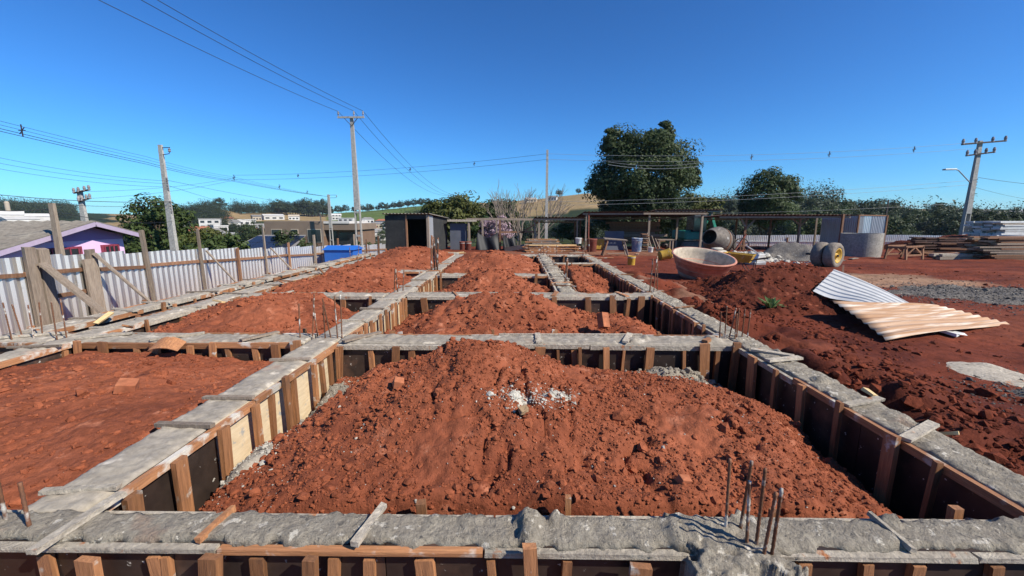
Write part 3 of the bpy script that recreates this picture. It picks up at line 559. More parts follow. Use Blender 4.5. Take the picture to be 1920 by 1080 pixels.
for (a,c,w_) in (((.15,1.75,2.12),(.85,1.88,1.3),.12),((.15,2.5,2.2),(.85,2.65,1.32),.05),((.1,4.95,2.05),(.8,4.8,1.35),.04),((.1,7.3,1.95),(.7,7.2,1.35),.035)):
    MB().bar(a,c,w_,.03,j=.004).build('brace',G['timber_grey'],t)
# far fence behind the yard
t=thing('sheet_metal_fence','low white corrugated fence across the back right of the yard','fence',(11.5,28.5,-.6))
for i in range(23): link('sheet',SH[i%3],None,t,(i*.985,rnd.uniform(-.01,.01),.44-.5+.02*math.sin(i)-1.0),(0,0,0))
for i in range(8): MB().bar((1+i*3,-.08,-.4),(1+i*3,-.08,.9),.08,.08,j=.01).build('post',G['timber_brown'],t)
for i in range(7): MB().bar((1+i*3,-.06,.62),(4+i*3,-.06,.6),.04,.07).build('rail',G['galv_dull'],t)
# ---------------- loose tin sheets on the dark heap ----------------
def quad_sheet(name,label,C4,mat,pitch,depth,nw,nl,curl,kind):
    A,B,C,D=[Vector(p) for p in C4]          # A-B is the short end, ribs run from A-B to D-C
    W=(B-A).length; cen=(A+B+C+D)/4
    me=corr(1.0,1.0,pitch/W,1,kind,th=.06,nseg=10); co=np.empty(len(me.vertices)*3,np.float32); me.vertices.foreach_get('co',co); co=co.reshape(-1,3)
    u,d,v=co[:,0:1],-co[:,1:2],co[:,2:3]; a,b_,c,d_=[np.array(p-cen)[None] for p in (A,B,C,D)]
    n=np.array((B-A).cross(D-A).normalized()); n=n if n[2]>0 else -n
    P=(a*(1-u)+b_*u)*(1-v)+(d_*(1-u)+c*u)*v+n*d*depth+np.array([[0,0,1]])*curl(u,v)
    an=math.atan2((D-A).y,(D-A).x); cA_,sA_=math.cos(-an),math.sin(-an); P=np.stack([P[:,0]*cA_-P[:,1]*sA_,P[:,0]*sA_+P[:,1]*cA_,P[:,2]],-1)
    me.vertices.foreach_set('co',P.astype(np.float32).ravel()); me.update()
    o=link(name,me,G[mat],None,cen,(0,0,an)); return tag(o,label,'metal sheet','loose metal sheets in the yard')
quad_sheet('roofing_sheet','bent white galvanised roofing sheet leaning on the dark soil heap',[(4.47,6.15,.47),(5.52,7.15,.68),(6.05,6.2,.25),(4.75,5.3,.36)],'tin_white',.2,.016,1,1,lambda u,v:.03*np.sin(v*3.1)*u-.03*np.sin(v*6)*(1-u),'pan')
quad_sheet('roofing_sheet','rust-stained corrugated roofing sheet lying flat in front of the white one',[(3.83,4.15,.30),(4.20,5.45,.46),(5.85,5.7,.30),(6.1,5.0,.28)],'tin_rust',.14,.02,1,1,lambda u,v:.05*np.sin(v*2.6)*u+.04*np.sin(v*5+u*3)*.5,'wave')
o=MB().bar((5.1,6.4,.35),(6.5,8.2,.62),.03,.03).build('rusty_rod',G['timber_brown']); tag(o,'thin brown rod lying behind the white roofing sheet','rod')
o=MB().box((0,0,0),(.2,.14,.012),None,.03).build('scrap_piece',G['white_plastic'],None,(4.95,4.55,.27),(.1,.1,.4)); tag(o,'small white scrap peeking out from under the rusty sheet','scrap')
# ---------------- spills, gravel ----------------
def spill(name,label,cat,x0,x1,y0,y1,zf0,h,mat,seed,res=.03,ncl=0,cs=.01,cm=None,ell=True,low=.04,fr=.3,bumpy=1.0):
    cx,cy=(x0+x1)/2,(y0+y1)/2
    def zf(X,Y):
        d=np.hypot((X-cx)/((x1-x0)/2),(Y-cy)/((y1-y0)/2))+.45*fbm(X/fr,Y/fr,3,seed)
        return zf0(X,Y)-low+(h+low)*((1-sstep(.35,.98,d)) if h<.3 else np.clip(1.05-d,0,1)**.85)+bumpy*.02*fbm(X/.09,Y/.09,3,seed+1)*(1-sstep(.5,1,d))
    t=thing(name,label,cat,(cx,cy,0)); nx=max(8,int((x1-x0)/res)); ny=max(8,int((y1-y0)/res))
    link('mass',gridmesh('mass',np.linspace(x0,x1,nx)-cx,np.linspace(y0,y1,ny)-cy,lambda a,b:zf(a+cx,b+cy)),G[mat],t)
    if ncl:
        px=NR.normal(cx,(x1-x0)*.29,ncl); py=NR.normal(cy,(y1-y0)*.29,ncl); pz=np.maximum(zf(px,py),zf0(px,py)); S=np.clip(cs*NR.lognormal(0,.5,ncl),.003,.2)
        clods('stones',np.stack([px-cx,py-cy,pz+S*.2],-1),S,G[cm or mat],t)
    return t
spill('gravel_spread','grey gravel spread across the right side of the yard','gravel',6.5,10.8,6.0,8.8,site,.05,'gravel_grey',91,.04,5000,.0085)
spill('cement_patch','smooth pale grey cement slurry patch at the right edge','cement',3.45,4.6,3.0,3.8,site,.02,'cement_pale',93,.025,0,bumpy=.2,fr=.28)
spill('gravel_spread','small grey gravel patch beside the cement slurry at the right edge','gravel',3.5,4.8,2.45,3.3,site,.05,'gravel_grey',94,.04,1800,.006)
spill('sand_pile','dark grey sand pile behind the excavated heap','sand pile',9.6,12.6,15.4,17.8,site,.72,'gravel_grey',95,.06,0,.03,bumpy=1.2,fr=.9)
spill('rubble_pile','pale broken rubble pile beside the mixer','rubble',8.2,10.6,15.0,18.0,site,.22,'lime',96,.06,500,.045,'lime')
spill('lime_spill','white mortar crumbs spilled on the largest soil heap','mortar',-.12,.16,2.02,2.2,z1,.006,'lime',97,.01,420,.0038,low=.03,fr=.08)
spill('lime_spill','second small white mortar spill, right of the first on the largest heap','mortar',.12,.34,2.1,2.24,z1,.006,'lime',98,.01,220,.0036,low=.03,fr=.08)
spill('concrete_spill','grey concrete spilled along the foot of the left long beam','concrete',-1.66,-1.2,2.35,3.5,z1,.035,'concrete_rough',99,.018,500,.006,low=.05,fr=.2)
spill('concrete_spill','small grey concrete splash at the foot of the bare plywood panels','concrete',-1.66,-1.3,1.75,2.35,z1,.025,'concrete',100,.018,420,.0045,'lime',low=.05,fr=.2)
spill('concrete_spill','grey concrete crumbs below the second cross beam, right end','concrete',1.0,1.75,3.2,3.52,z1,.05,'concrete_rough',101,.02,300,.012,low=.05,fr=.2)
spill('lime_spill','white mortar crumbs on the right shoulder of the largest heap','mortar',1.0,1.5,2.75,2.95,z1,.006,'lime',102,.02,180,.007,low=.05,fr=.1)
# bricks and stones lying about
def bit(name,label,cat,d,loc,rot,mat,j=.008): return tag(MB().box((0,0,0),d,None,j).build(name,G[mat],None,loc,rot,bevel=.004),label,cat)
b=MB()
for s in (-1,1): b.box((s*.038,0,0),(.014,.16,.09),None,.001); b.box((0,0,s*.038),(.062,.16,.014),None,.001)
b.box((0,0,0),(.062,.16,.01)); tag(b.build('hollow_brick',G['brick'],None,(.92,4.28,.47),(1.1,.2,.5)),'hollow orange clay brick half sunk in the rounded middle heap','brick')
bit('brick','half brick lying on the broad left soil fill','brick',(.11,.09,.07),(-2.62,2.55,float(z4(np.array(-2.62),np.array(2.55)))+.03),(.2,.15,.5),'brick')
bit('brick','orange broken brick on the left shoulder of the largest heap','brick',(.06,.055,.04),(-.72,2.32,float(z1(np.array(-.72),np.array(2.32)))+.02),(.3,.3,.4),'brick')
bit('stone','pinkish stone below the white mortar spill','stone',(.05,.04,.03),(.03,1.98,float(z1(np.array(.03),np.array(1.98)))+.01),(.3,.1,.7),'sand')
bit('stone','pale stone near the foot of the heap behind the starter bars','stone',(.05,.04,.035),(.72,1.62,float(z1(np.array(.72),np.array(1.62)))+.01),(.2,.3,.2),'brick')
b=MB(); n=10
for i in range(n):
    a=-.7+1.4*i/(n-1); b.v+=[(.16*(a+.1*i/n),-.07,.05*math.cos(a*1.7)+.02*i/n),(.16*a,.07,.075*math.cos(a*1.7))]
for i in range(n-1): b.f.append([2*i,2*i+1,2*i+3,2*i+2])
o=b.build('curled_offcut',G['timber'],None,(-3.05,3.38,.43),(.35,.1,.1)); sm=o.modifiers.new('s','SOLIDIFY'); sm.thickness=.006; tag(o,'curled rust-orange offcut lying against the left cross beam','offcut')
k=0
for (x,y,z,l,a) in ((-3.9,3.9,.49,.12,.4),(-3.85,5.1,.5,.18,1.2),(-3.95,6.7,.5,.16,.9),(-4.55,4.3,.475,.22,.2),(-4.0,8.2,.5,.2,1.0),(2.3,2.05,.42,.08,.6),(2.4,3.0,.41,.07,1.4),(2.26,2.5,.45,.08,.2),(3.2,4.2,.27,.2,.5),(2.7,3.9,.28,.12,1.9)):
    tag(MB().box((0,0,0),(.05,l,.018),None,.003).build('timber_offcut',G['timber_pale' if k%2 else 'timber'],None,(x,y,z),(rnd.uniform(-.5,.5),.3,a)),['orange offcut where the inner left beam meets the second cross beam','pale offcut on the inner left beam, nearest to the viewer','orange offcut halfway along the inner left beam','pale offcut lying across the outer left beam','farthest orange offcut along the inner left beam','pale offcut beside the right-hand beam, nearest to the viewer','orange offcut in the loose soil right of the right-hand beam','pale offcut on the edge of the right-hand beam','orange offcut lying in the yard before the rusty sheet','short pale offcut in the yard beside the starter bars'][k],'offcut','timber offcuts '+('by the left beams' if x<0 else 'by the right beam')); k+=1
# green weed on the dark heap
b=MB()
for i in range(26):
    a=rnd.uniform(0,6.28); e=rnd.uniform(.3,1.3); L=rnd.uniform(.14,.28); d=Vector((math.cos(a)*math.cos(e),math.sin(a)*math.cos(e),math.sin(e))); s=d.cross(Vector((0,0,1))).normalized()*.026
    p=d*L*.6+Vector((0,0,.02)); q=d*L+Vector((0,0,-.02)); b.poly([(0,0,0),p+s,q,p-s])
tag(b.build('weed',G['leaf_weed'],None,(3.62,5.75,.26)),'small leafy green weed at the foot of the dark heap','weed')
# ---------------- pink water tank ----------------
def lathe_thing(p,n,prof): return MB().lathe(prof,n)
t=thing('water_tank','large faded pink plastic water tank, tilted, open at the top','water tank',(4.42,9.95,.13)); t.rotation_euler=(R(13),R(3),0); t.scale=(.93,.93,.93)
pr=[(.02,.03),(.50,.03),(.52,.05),(.56,.17),(.585,.18),(.60,.20),(.625,.32),(.65,.33),(.665,.35),(.69,.46),(.715,.47),(.725,.49),(.735,.56),(.775,.565),(.785,.585),(.775,.605),(.74,.605)]
MB().lathe(pr,48).build('shell',G['tank_plastic'],t,smooth=True)
MB().lathe([(.74,.605),(.715,.59),(.70,.5),(.62,.3),(.53,.08),(.5,.06),(.02,.06)],48).build('lining',G['tank_inside'],t,smooth=True)
# ---------------- wheelbarrow ----------------
t=thing('wheelbarrow','muddy yellow wheelbarrow standing behind the pink tank','wheelbarrow',(6.2,11.4,.09),rz=.9); t.scale=(.78,.78,.78)
b=MB(); B0=[(-.24,-.3),(.24,-.3),(.2,.38),(-.2,.38)]; B1=[(-.34,-.42),(.34,-.42),(.3,.52),(-.3,.52)]
bt=[(x,y,.36) for x,y in B0]; tp=[(x,y,.62+(.06 if y>0 else 0)) for x,y in B1]
b.poly(bt)
for i in range(4): b.poly([bt[i],bt[(i+1)%4],tp[(i+1)%4],tp[i]])
o=b.build('tray',G['yellow'],t); m_=o.modifiers.new('s','SOLIDIFY'); m_.thickness=.012
for s in (-1,1):
    MB().tube([(s*.1,.62,.2),(s*.2,.1,.33),(s*.26,-.6,.5),(s*.27,-.85,.55)],.017,8).build('handle',G['iron_dark'],t)
    MB().tube([(s*.2,-.05,.33),(s*.24,-.28,.0),(s*.22,-.42,.0),(s*.22,-.45,.42)],.014,6).build('leg',G['iron_dark'],t)
w_=MB().lathe([(.13,-.03),(.17,-.035),(.19,0),(.17,.035),(.13,.03)],20,Matrix.Rotation(PI/2,4,'Y'),True).build('wheel',G['rubber'],t,(0,.72,.19),smooth=True)
MB().lathe([(.02,-.03),(.13,-.01),(.13,.01),(.02,.03)],16,Matrix.Rotation(PI/2,4,'Y')).build('rim',G['yellow'],w_)
# ---------------- pair of tyres on an axle ----------------
t=thing('wheel_pair','pair of muddy tyres with a yellow rim on one axle','wheels',(9.6,12.55,.06),rz=math.atan2(-.87,.5))
ry=Matrix.Rotation(PI/2,4,'Y')
for i in (0,1):
    x=-.33*i; a=[(.22,-.13),(.33,-.15),(.385,-.1),(.395,0),(.385,.1),(.33,.15),(.22,.13),(.2,0)]
    ty=MB().lathe(a,36,ry,True).build('tyre',G['rubber'],t,(x,0,.385),smooth=True)
    MB().lathe([(.03,.1),(.07,.1),(.08,.05),(.16,.04),(.2,.13),(.225,.135),(.21,.0)],28,ry).build('rim',G['yellow'],ty,smooth=True)
    for k in range(5):
        an=k*PI*.4; MB().box((.055,.11*math.cos(an),.11*math.sin(an)),(.02,.03,.03)).build('lug_nut',G['iron_dark'],ty)
MB().tube([(-.75,0,.385),(.14,0,.385)],.035,10).build('axle',G['iron_dark'],t)
# ---------------- concrete mixer ----------------
t=thing('concrete_mixer','tilted drum concrete mixer with its mouth facing left','concrete mixer',(9.85,20,-.16)); t.scale=(1.03,1.03,1.03)
ax=Vector((-.72,-.55,.22)).normalized(); mz=ax.to_track_quat('Z','Y').to_matrix().to_4x4(); mz.translation=Vector((-.28,-.1,.68))
d=MB().lathe([(.05,-.62),(.36,-.6),(.42,-.56),(.44,-.40)],32,mz).build('drum_base',G['mixer_shell'],t,smooth=True)
MB().lathe([(.45,-.40),(.60,-.36),(.62,-.2),(.62,.05),(.6,.1)],32,mz).build('drum_belly',G['mixer_shell'],t,smooth=True)
c_=MB().lathe([(.6,.1),(.47,.42),(.34,.66),(.345,.69),(.32,.69),(.31,.66),(.45,.4),(.57,.1),(.57,-.3),(.05,-.5)],32,mz).build('drum_cone',G['mixer_shell'],t,smooth=True)
for z0,z1_,r_,mt in ((-.44,-.36,.63,'iron_dark'),(-.12,-.02,.635,'timber_brown'),):
    MB().lathe([(r_-.03,z0),(r_,z0),(r_,z1_),(r_-.03,z1_)],32,mz,True).build('drum_band',G[mt],t,smooth=False)
ry2=Matrix.Rotation(PI/2,4,'X')
wh=MB().lathe([(.33,-.02),(.36,-.02),(.36,.02),(.33,.02)],28,ry2,True).build('hand_wheel',G['iron_dark'],t,(.75,-.35,.42))
for k in range(3): MB().bar((.34*math.cos(k*PI/3+.4),0,.34*math.sin(k*PI/3+.4)),(-.34*math.cos(k*PI/3+.4),0,-.34*math.sin(k*PI/3+.4)),.03,.02).build('spoke',G['timber_brown'],wh)
for (a,c) in (((-.75,-.45,0),(-.1,.1,.9)),((.7,-.3,0),(.1,.1,.9)),((-.5,.6,0),(0,.3,.8)),((.8,.5,0),(.2,.3,.8)),((-.8,-.45,.04),(.85,-.3,.04)),((.35,-.4,.0),(.95,-.3,.95))): MB().bar(a,c,.06,.06).build('frame_bar',G['red_metal' if a[0]>.3 else 'iron_dark'],t)
MB().box((.5,.25,.45),(.5,.4,.5),None,.01).build('motor_housing',G['mixer_shell'],t,bevel=.02)
# ---------------- concrete ring, trestles ----------------
t=thing('concrete_ring','large pale concrete well ring standing upright in the yard','concrete ring',(15.45,18.7,-.12))
MB().lathe([(.67,0),(.75,0),(.75,1.02),(.67,1.02)],48,None,True).build('ring_wall',G['ring_concrete'],t,smooth=False)
t=thing('concrete_slab','flat concrete slab standing just behind the well ring','slab',(16.9,19.5,-.12)); MB().box((0,0,.5),(.5,.08,1.0),None,.01).build('panel',G['ring_concrete'],t,bevel=.01)
def sawhorse(label,loc,rz,w,d,h,mat='timber_brown',top=True):
    t=thing('trestle',label,'trestle',loc,None,rz)
    for sx in (-1,1):
        for sy in (-1,1): MB().bar((sx*w*.46,sy*d*.5,0),(sx*w*.46,sy*d*.42,h),.09,.05,j=.004).build('leg',G[mat],t)
        MB().bar((sx*w*.46,-d*.5,h-.04),(sx*w*.46,d*.5,h-.04),.04,.08).build('end_rail',G[mat],t)
    for sy in (-1,1):
        MB().bar((-w*.5,sy*d*.42,h),(w*.5,sy*d*.42,h),.05,.07).build('top_rail',G[mat],t); MB().bar((-w*.46,sy*d*.47,h*.35),(w*.46,sy*d*.47,h*.35),.03,.06).build('low_rail',G[mat],t)
        MB().bar((-w*.4,sy*d*.46,h*.4),(-.02,sy*d*.46,h*.92),.03,.05).build('brace',G[mat],t); MB().bar((w*.4,sy*d*.46,h*.4),(.02,sy*d*.46,h*.92),.03,.05).build('brace',G[mat],t)
    return t
sawhorse('brown timber trestle frame standing right of the concrete ring',(15.6,16.7,-.06),.35,1.15,.7,.52)
t=thing('work_bench','weathered work bench with splayed legs in front of the canopy','work bench',(4.35,18.4,-.1),rz=-.1)
MB().box((0,0,.74),(1.0,.62,.05),Matrix.Rotation(.07,3,'Y'),.006).build('bench_top',G['timber_grey'],t)
for sx in (-1,1):
    for sy in (-1,1): MB().bar((sx*.55,sy*.34,0),(sx*.34,sy*.26,.72),.05,.06).build('leg',G['timber_brown' if sx<0 else 'timber_grey'],t)
    MB().bar((sx*.47,-.32,.3),(sx*.47,.32,.3),.03,.06).build('stretcher',G['timber_grey'],t); MB().bar((sx*.4,-.3,.55),(sx*.42,.3,.55),.03,.07).build('stretcher',G['timber_grey'],t)
MB().bar((.53,-.33,.05),(.36,.3,.55),.03,.05).build('brace',G['timber_grey'],t)
# ---------------- drums, buckets ----------------
def bucket(label,loc,r,h,mat,rot=(0,0,0),cat='bucket',rim='white_plastic'):
    t=thing('bucket' if cat=='bucket' else 'drum',label,cat,loc); t.rotation_euler=rot
    MB().lathe([(.01,.01),(r*.86,.0),(r*.9,.02),(r,h*.9),(r*1.05,h*.92),(r*1.06,h),(r*.98,h),(r*.97,h*.9),(r*.85,.04),(.01,.04)],24).build('shell',G[mat],t,smooth=True)
    MB().lathe([(r*1.005,h*.80),(r*1.03,h*.81),(r*1.03,h*.84),(r*1.005,h*.85)],24,None,True).build('rib',G[rim],t,smooth=True); return t
bucket('blue and white plastic drum standing under the canopy',(6.33,21.9,-.2),.27,.74,'barrel_blue',cat='drum',rim='barrel_blue')
bucket('yellow paint bucket with a white top standing on the soil',(3.78,13.6,.02),.13,.31,'yellow')
bucket('yellow drum lying on its side left of the pink tank',(5.5,15.9,.13),.2,.42,'yellow',(R(20),R(78),.5),'drum','yellow')
bucket('small white bucket beside the blue drum',(6.95,21.5,-.19),.13,.28,'white_plastic')
bucket('white plastic bucket standing at the end of the lumber pile',(3.3,22.4,.2),.17,.32,'white_plastic')
bucket('rusty brown drum standing at the front canopy post',(3.95,21.9,-.2),.26,.7,'red_metal',cat='drum',rim='red_metal')
for k,(x,l) in enumerate(((-3.2,'left pinkish bin by the grey lean-to wall'),(-2.85,'right pinkish bin, next to the open frame post'))): bucket(l,(x,23.6,-.25),.17,.5,'red_metal',cat='bin',rim='white_plastic')
t=thing('basin','pale grey discarded basin standing on a flat base','basin',(8.05,13.9,.02),rz=.4)
MB().box((0,0,.05),(.55,.4,.1),None,.02).build('base',G['galv_dull'],t,bevel=.02)
MB().prism([(-.18,-.16,.1),(.16,-.16,.1),(.22,-.2,.36),(-.1,-.2,.36)],(0,.34,.02)).build('bowl',G['white_plastic'],t,bevel=.02); MB().bar((.0,-.1,.36),(-.34,.1,.62),.12,.03).build('lid',G['white_plastic'],t)
t=thing('storage_box','yellow plywood box under the canopy behind the rusty drum','box',(4.85,24.2,-.26)); MB().box((0,0,.35),(.62,.5,.6),None,.01).build('body',G['yellow'],t,bevel=.01); MB().box((0,0,.67),(.68,.56,.04)).build('lid',G['timber_grey'],t)
t=thing('saw_table','small timber saw table with a dark motor under the canopy','saw table',(8.3,23.3,-.24))
MB().box((0,0,.62),(.9,.55,.05)).build('table_top',G['timber_grey'],t)
for sx in (-1,1):
    for sy in (-1,1): MB().bar((sx*.38,sy*.22,0),(sx*.38,sy*.22,.6),.07,.07).build('leg',G['timber_grey'],t)
MB().lathe([(.02,-.2),(.16,-.18),(.17,.15),(.05,.2)],16,ry2).build('motor',G['iron_dark'],t,(0,0,.3),smooth=True)
# ---------------- black shed ----------------
t=thing('site_shed','black plywood site shed with an open dark doorway','shed',(-4.63,21.3,-.22),rz=R(-6))
W_,D_,H_=2.35,3.5,1.97
for nm,a in (('back_wall',(-W_,0,D_-.04,D_,0,H_-.12)),('left_wall',(-W_,-W_+.04,.05,D_-.05,0,H_-.05)),('front_panel',(-W_+.0,-W_+1.12,0,.04,0,H_-.02)),('side_panel',(-.04,0,.78,D_-.05,0,H_-.1)),('lintel',(-W_+1.13,-.1,0,.05,H_-.22,H_-.02)),('floor',(-W_+.05,-.05,.05,D_-.05,-.05,.02))):
    MB().bx(*a).build(nm,G['shed_black'],t)
MB().bx(-.1,.02,-.03,.09,-.05,H_,.004).build('corner_post',G['timber_grey'],t); MB().bx(-W_+1.12,-W_+1.2,-.02,.06,0,H_-.03).build('door_jamb',G['timber_brown'],t)
MB().bx(-.035,.005,.1,.77,.0,H_-.04).build('grey_strip',G['galv_dull'],t)['label']='pale grey strip beside the doorway'
rf=corr(2.6,3.8,.18,.05,'wave'); rf.materials.append(G['asbestos']); link('roof',rf,None,t,(-W_-.1,-.15,H_+.04),(R(-93.5),0,0))
# ---------------- lean-to and open frame ----------------
t=thing('lean_to','grey-walled lean-to beside the black shed','lean-to',(-4.0,24.2,-.28))
MB().bx(0,1.0,.0,.05,0,1.55).build('wall_panel',G['shed_grey'],t); MB().bx(1.05,1.2,-.06,.02,0,1.6,.01).build('post',G['timber_grey'],t)
r_=corr(1.7,2.0,.18,.05,'wave'); r_.materials.append(G['asbestos']); link('roof',r_,None,t,(-.1,-.25,1.76),(R(-92),0,0)); MB().bx(-.1,1.6,-.28,-.2,1.66,1.78).build('fascia',G['cement_pale'],t)
t=thing('open_shelter','unfinished open timber frame of posts and beams behind the tarpaulin','shelter',(-3,24.0,-.28))
for x in (.15,.95,1.75,1.95,3.0,4.0): MB().bar((x,0,0),(x+rnd.uniform(-.03,.03),0,1.74),.09,.09,j=.01).build('post',G['timber_grey' if x!=1.95 else 'timber_brown'],t)
for a,c in ((0,2),(2.02,4.4)): MB().bar((a,0,1.80),(c,0,1.80+rnd.uniform(-.02,.02)),.08,.12).build('top_beam',G['timber_grey'],t)
MB().bar((1.9,0,1.05),(4.2,0,1.08),.05,.1).build('cross_beam',G['timber_brown'],t); MB().bar((3.2,0,1.0),(4.2,0,1.65),.05,.08).build('brace',G['timber_brown'],t)
# black tarpaulin hung on the frame
nx,nz=40,20; U,Vv=np.meshgrid(np.linspace(0,1,nx),np.linspace(0,1,nz)); X=(U-.5)*(1.15+.25*(1-Vv)); sag=.35*np.sin(U*PI)**1.0*Vv**2
Zt=Vv*1.05-sag*.9; Yt=-.15*np.sin(U*9+Vv*2)*(.4+.5*(1-Vv))-.25*(1-Vv)
i=np.arange((nz-1)*(nx-1)); a=(i//(nx-1))*nx+i%(nx-1)
o=link('tarpaulin',npmesh('tarpaulin',np.stack([X,Yt,Zt],-1).reshape(-1,3),np.stack([a,a+1,a+nx+1,a+nx],1),True),G['tarp'],None,(-1.75,23.75,-.26)); m_=o.modifiers.new('s','SOLIDIFY'); m_.thickness=.006; tag(o,'black plastic tarpaulin hung in folds on the timber frame','tarpaulin')
o=link('tarpaulin',o.data,None,None,(-.5,23.8,-.24),(0,0,.25),(.62,.8,.9)); m_=o.modifiers.new('s','SOLIDIFY'); m_.thickness=.006; tag(o,'second smaller black tarpaulin, hung right of the larger one','tarpaulin')
# ---------------- canopies ----------------
def canopy(label,loc,posts,x0,x1,yf,yr,zf_,zr,mat='roof_rust',beams=True,braces=()):
    t=thing('canopy',label,'canopy',loc)
    for (x,y,z,w_,mt) in posts: MB().bar((x+rnd.uniform(-.04,.04),y,0),(x,y,z),w_,w_,j=.008).build('post',G[mt],t)
    n=max(1,round((x1-x0)/1.0)); w1=(x1-x0)/n; L=math.hypot(yr-yf,zf_-zr)
    me=corr(w1+.04,L,.177,.05,'wave'); me.materials.append(G[mat])
    for k in range(n): link('roof_sheet',me,None,t,(x0+k*w1,yf,zf_+.006*(k%2)),(-math.acos((zr-zf_)/L)+0*PI,0,0))
    for y,z in ((yf+.15,zf_-.10),(yr-.2,zr-.07)): MB().bar((x0,y,z),(x1,y,z),.06,.09).build('purlin',G['timber_grey'],t)
    for (a,c) in braces: MB().bar(a,c,.05,.08).build('brace',G['timber_grey'],t)
    return t
cA=canopy('long low canopy with a rusty corrugated roof and pale front edge','' or (3.6,22.9,-.25),[(.22,.2,2.05,.09,'timber_grey'),(.34,.15,2.2,.07,'red_metal'),(3.7,.2,2.08,.1,'timber_grey'),(6.62,.2,2.05,.11,'timber_grey'),(.3,2.9,1.8,.09,'timber_brown'),(6.1,2.4,1.85,.1,'timber_grey')],0,6.8,0,3.3,2.16,1.88)
MB().bx(3.3,6.75,-.03,.02,2.03,2.12,.004).build('front_board',G['timber_grey'],cA)
canopy('lower left extension of the rusty canopy, over the lumber','' or (.9,23.2,-.25),[(.3,.2,1.75,.09,'timber_grey'),(2.45,.2,1.8,.09,'timber_grey'),(2.6,2.2,1.6,.08,'timber_brown'),(.4,2.2,1.6,.08,'timber_brown')],0,2.8,0,2.6,1.86,1.66)
canopy('small tin roof rising behind the long canopy','' or (8.7,26.3,-.4),[(.3,.2,2.35,.09,'timber_brown'),(3.6,.2,2.35,.09,'timber_grey'),(.3,2,2.3,.08,'timber_brown'),(3.6,2,2.3,.08,'timber_brown')],0,4.2,0,2.3,2.5,2.35)
canopy('dark flat canopy on forked timber posts in front of the back fence',(11.3,23,-.25),[(1.45,.3,1.95,.1,'timber_brown'),(5.05,1.2,1.9,.1,'timber_grey'),(6.4,-.2,2.05,.1,'timber_brown'),(7.2,2.9,1.85,.09,'timber_grey'),(2.3,2.9,1.75,.09,'timber_brown'),(4.6,3.2,1.75,.09,'timber_brown')],-.2,6.9,-.2,3.4,1.98,1.84,
  braces=[((1.45,.28,1.2),(2.0,.28,1.85)),((1.45,.28,1.35),(1.1,.28,1.85)),((5.05,1.18,1.35),(5.5,1.18,1.82)),((5.05,1.18,1.45),(4.5,1.18,1.85))])
# plank wall behind the canopy
t=thing('plank_wall','wall of stacked rough horizontal planks behind the canopy','plank wall',(5.4,26.0,-.3))
for k in range(9):
    z=.35+k*.155; MB().box((1.9+rnd.uniform(-.2,.2),rnd.uniform(-.03,.03),z),(rnd.uniform(2.8,3.9),.05,.14),None,.01).build('plank',G[rnd.choice(['timber_brown','timber_brown','timber_grey'])],t)
t=thing('plywood_sheet','dark grey board leaning under the canopy behind the work bench','board',(5.6,23.9,-.26)); MB().box((0,0,.55),(1.1,.04,1.1),Matrix.Rotation(-.15,3,'X')).build('panel',G['shed_grey'],t)
t=thing('board_stack','stack of short crossed boards beside the blue drum','board stack',(6.85,22.3,-.21))
for k in range(9): MB().box((rnd.uniform(-.04,.04),0,.05+k*.11),(.42 if k%2 else .3,.3 if k%2 else .4,.05),None,.008).build('board',G['timber_brown' if k%3 else 'timber_grey'],t)
for k,(x,l) in enumerate(((7.1,'leftmost of three tools leaning beside the board stack'),(7.35,'middle one of three tools leaning beside the board stack'),(7.55,'rightmost of three tools leaning beside the board stack'))):
    t=thing('hand_tool',l,'tool',(x,22.2,-.21)); MB().bar((.15,-.1,0),(-.1,.2,1.0-.15*k),.04,.04).build('shaft',G['timber_grey'],t); MB().box((.15,-.1,.06),(.16,.03,.2),Matrix.Rotation(.3,3,'Y')).build('head',G['iron_dark'],t)
# ---------------- lumber ----------------
def lumber(label,loc,rz,nl,nb,L,w_,th,mat,spread=.15,ang=.04,drop=.0):
    t=thing('lumber_stack',label,'lumber',loc,None,rz); ms={}
    for l in range(nl):
        for k in range(nb):
            m_=rnd.choice(mat); key=(m_,rnd.randrange(3))
            if key not in ms: ms[key]=MB().box((0,0,0),(L*rnd.uniform(.85,1.0),w_,th),None,.006).mesh('board'); ms[key].materials.append(G[m_])
            link('board',ms[key],None,t,(rnd.uniform(-spread,spread),(k-(nb-1)/2)*(w_*1.06)*(1-drop*l)+rnd.uniform(-.01,.01),th/2+l*th*1.12),(rnd.uniform(-.02,.02),rnd.uniform(-ang,ang)*.4,rnd.uniform(-ang,ang)))
    return t
lumber('pile of sawn orange boards in front of the canopy extension',(1.75,21.6,-.2),.06,8,5,2.7,.2,.045,['timber_x','timber_pale','timber_grey','timber_x'],.3,.07,.06)
lumber('upper short pile of pale boards behind the orange lumber',(1.4,23.0,-.24),0,11,3,1.6,.22,.055,['timber_pale','timber_grey','timber_x'],.25,.05)
lumber('loose pale boards lying on the ground right of the black shed',(-3.4,20.3,-.17),.5,2,4,1.5,.12,.03,['timber_pale','timber_x'],.4,.4)
t=thing('plywood_sheet','dark plywood sheet leaning against the lumber beside the tarpaulin','board',(.1,22.6,-.23)); MB().box((0,0,.22),(1.7,.9,.03),Matrix.Rotation(-.16,3,'Y')@Matrix.Rotation(.2,3,'X'),.01).build('panel',G['film_ply'],t)
lumber('huge stack of weathered brown boards at the right edge of the yard',(20.6,16.6,-.06),.02,15,5,5.2,.24,.055,['timber_brown','timber_grey','timber_brown'],.35,.02,.02)
lumber('dark jumbled board pile behind the trestle',(21.0,19.6,-.15),-.1,12,5,3.8,.24,.06,['roof_rust','timber_brown','roof_rust'],.6,.08,.05)
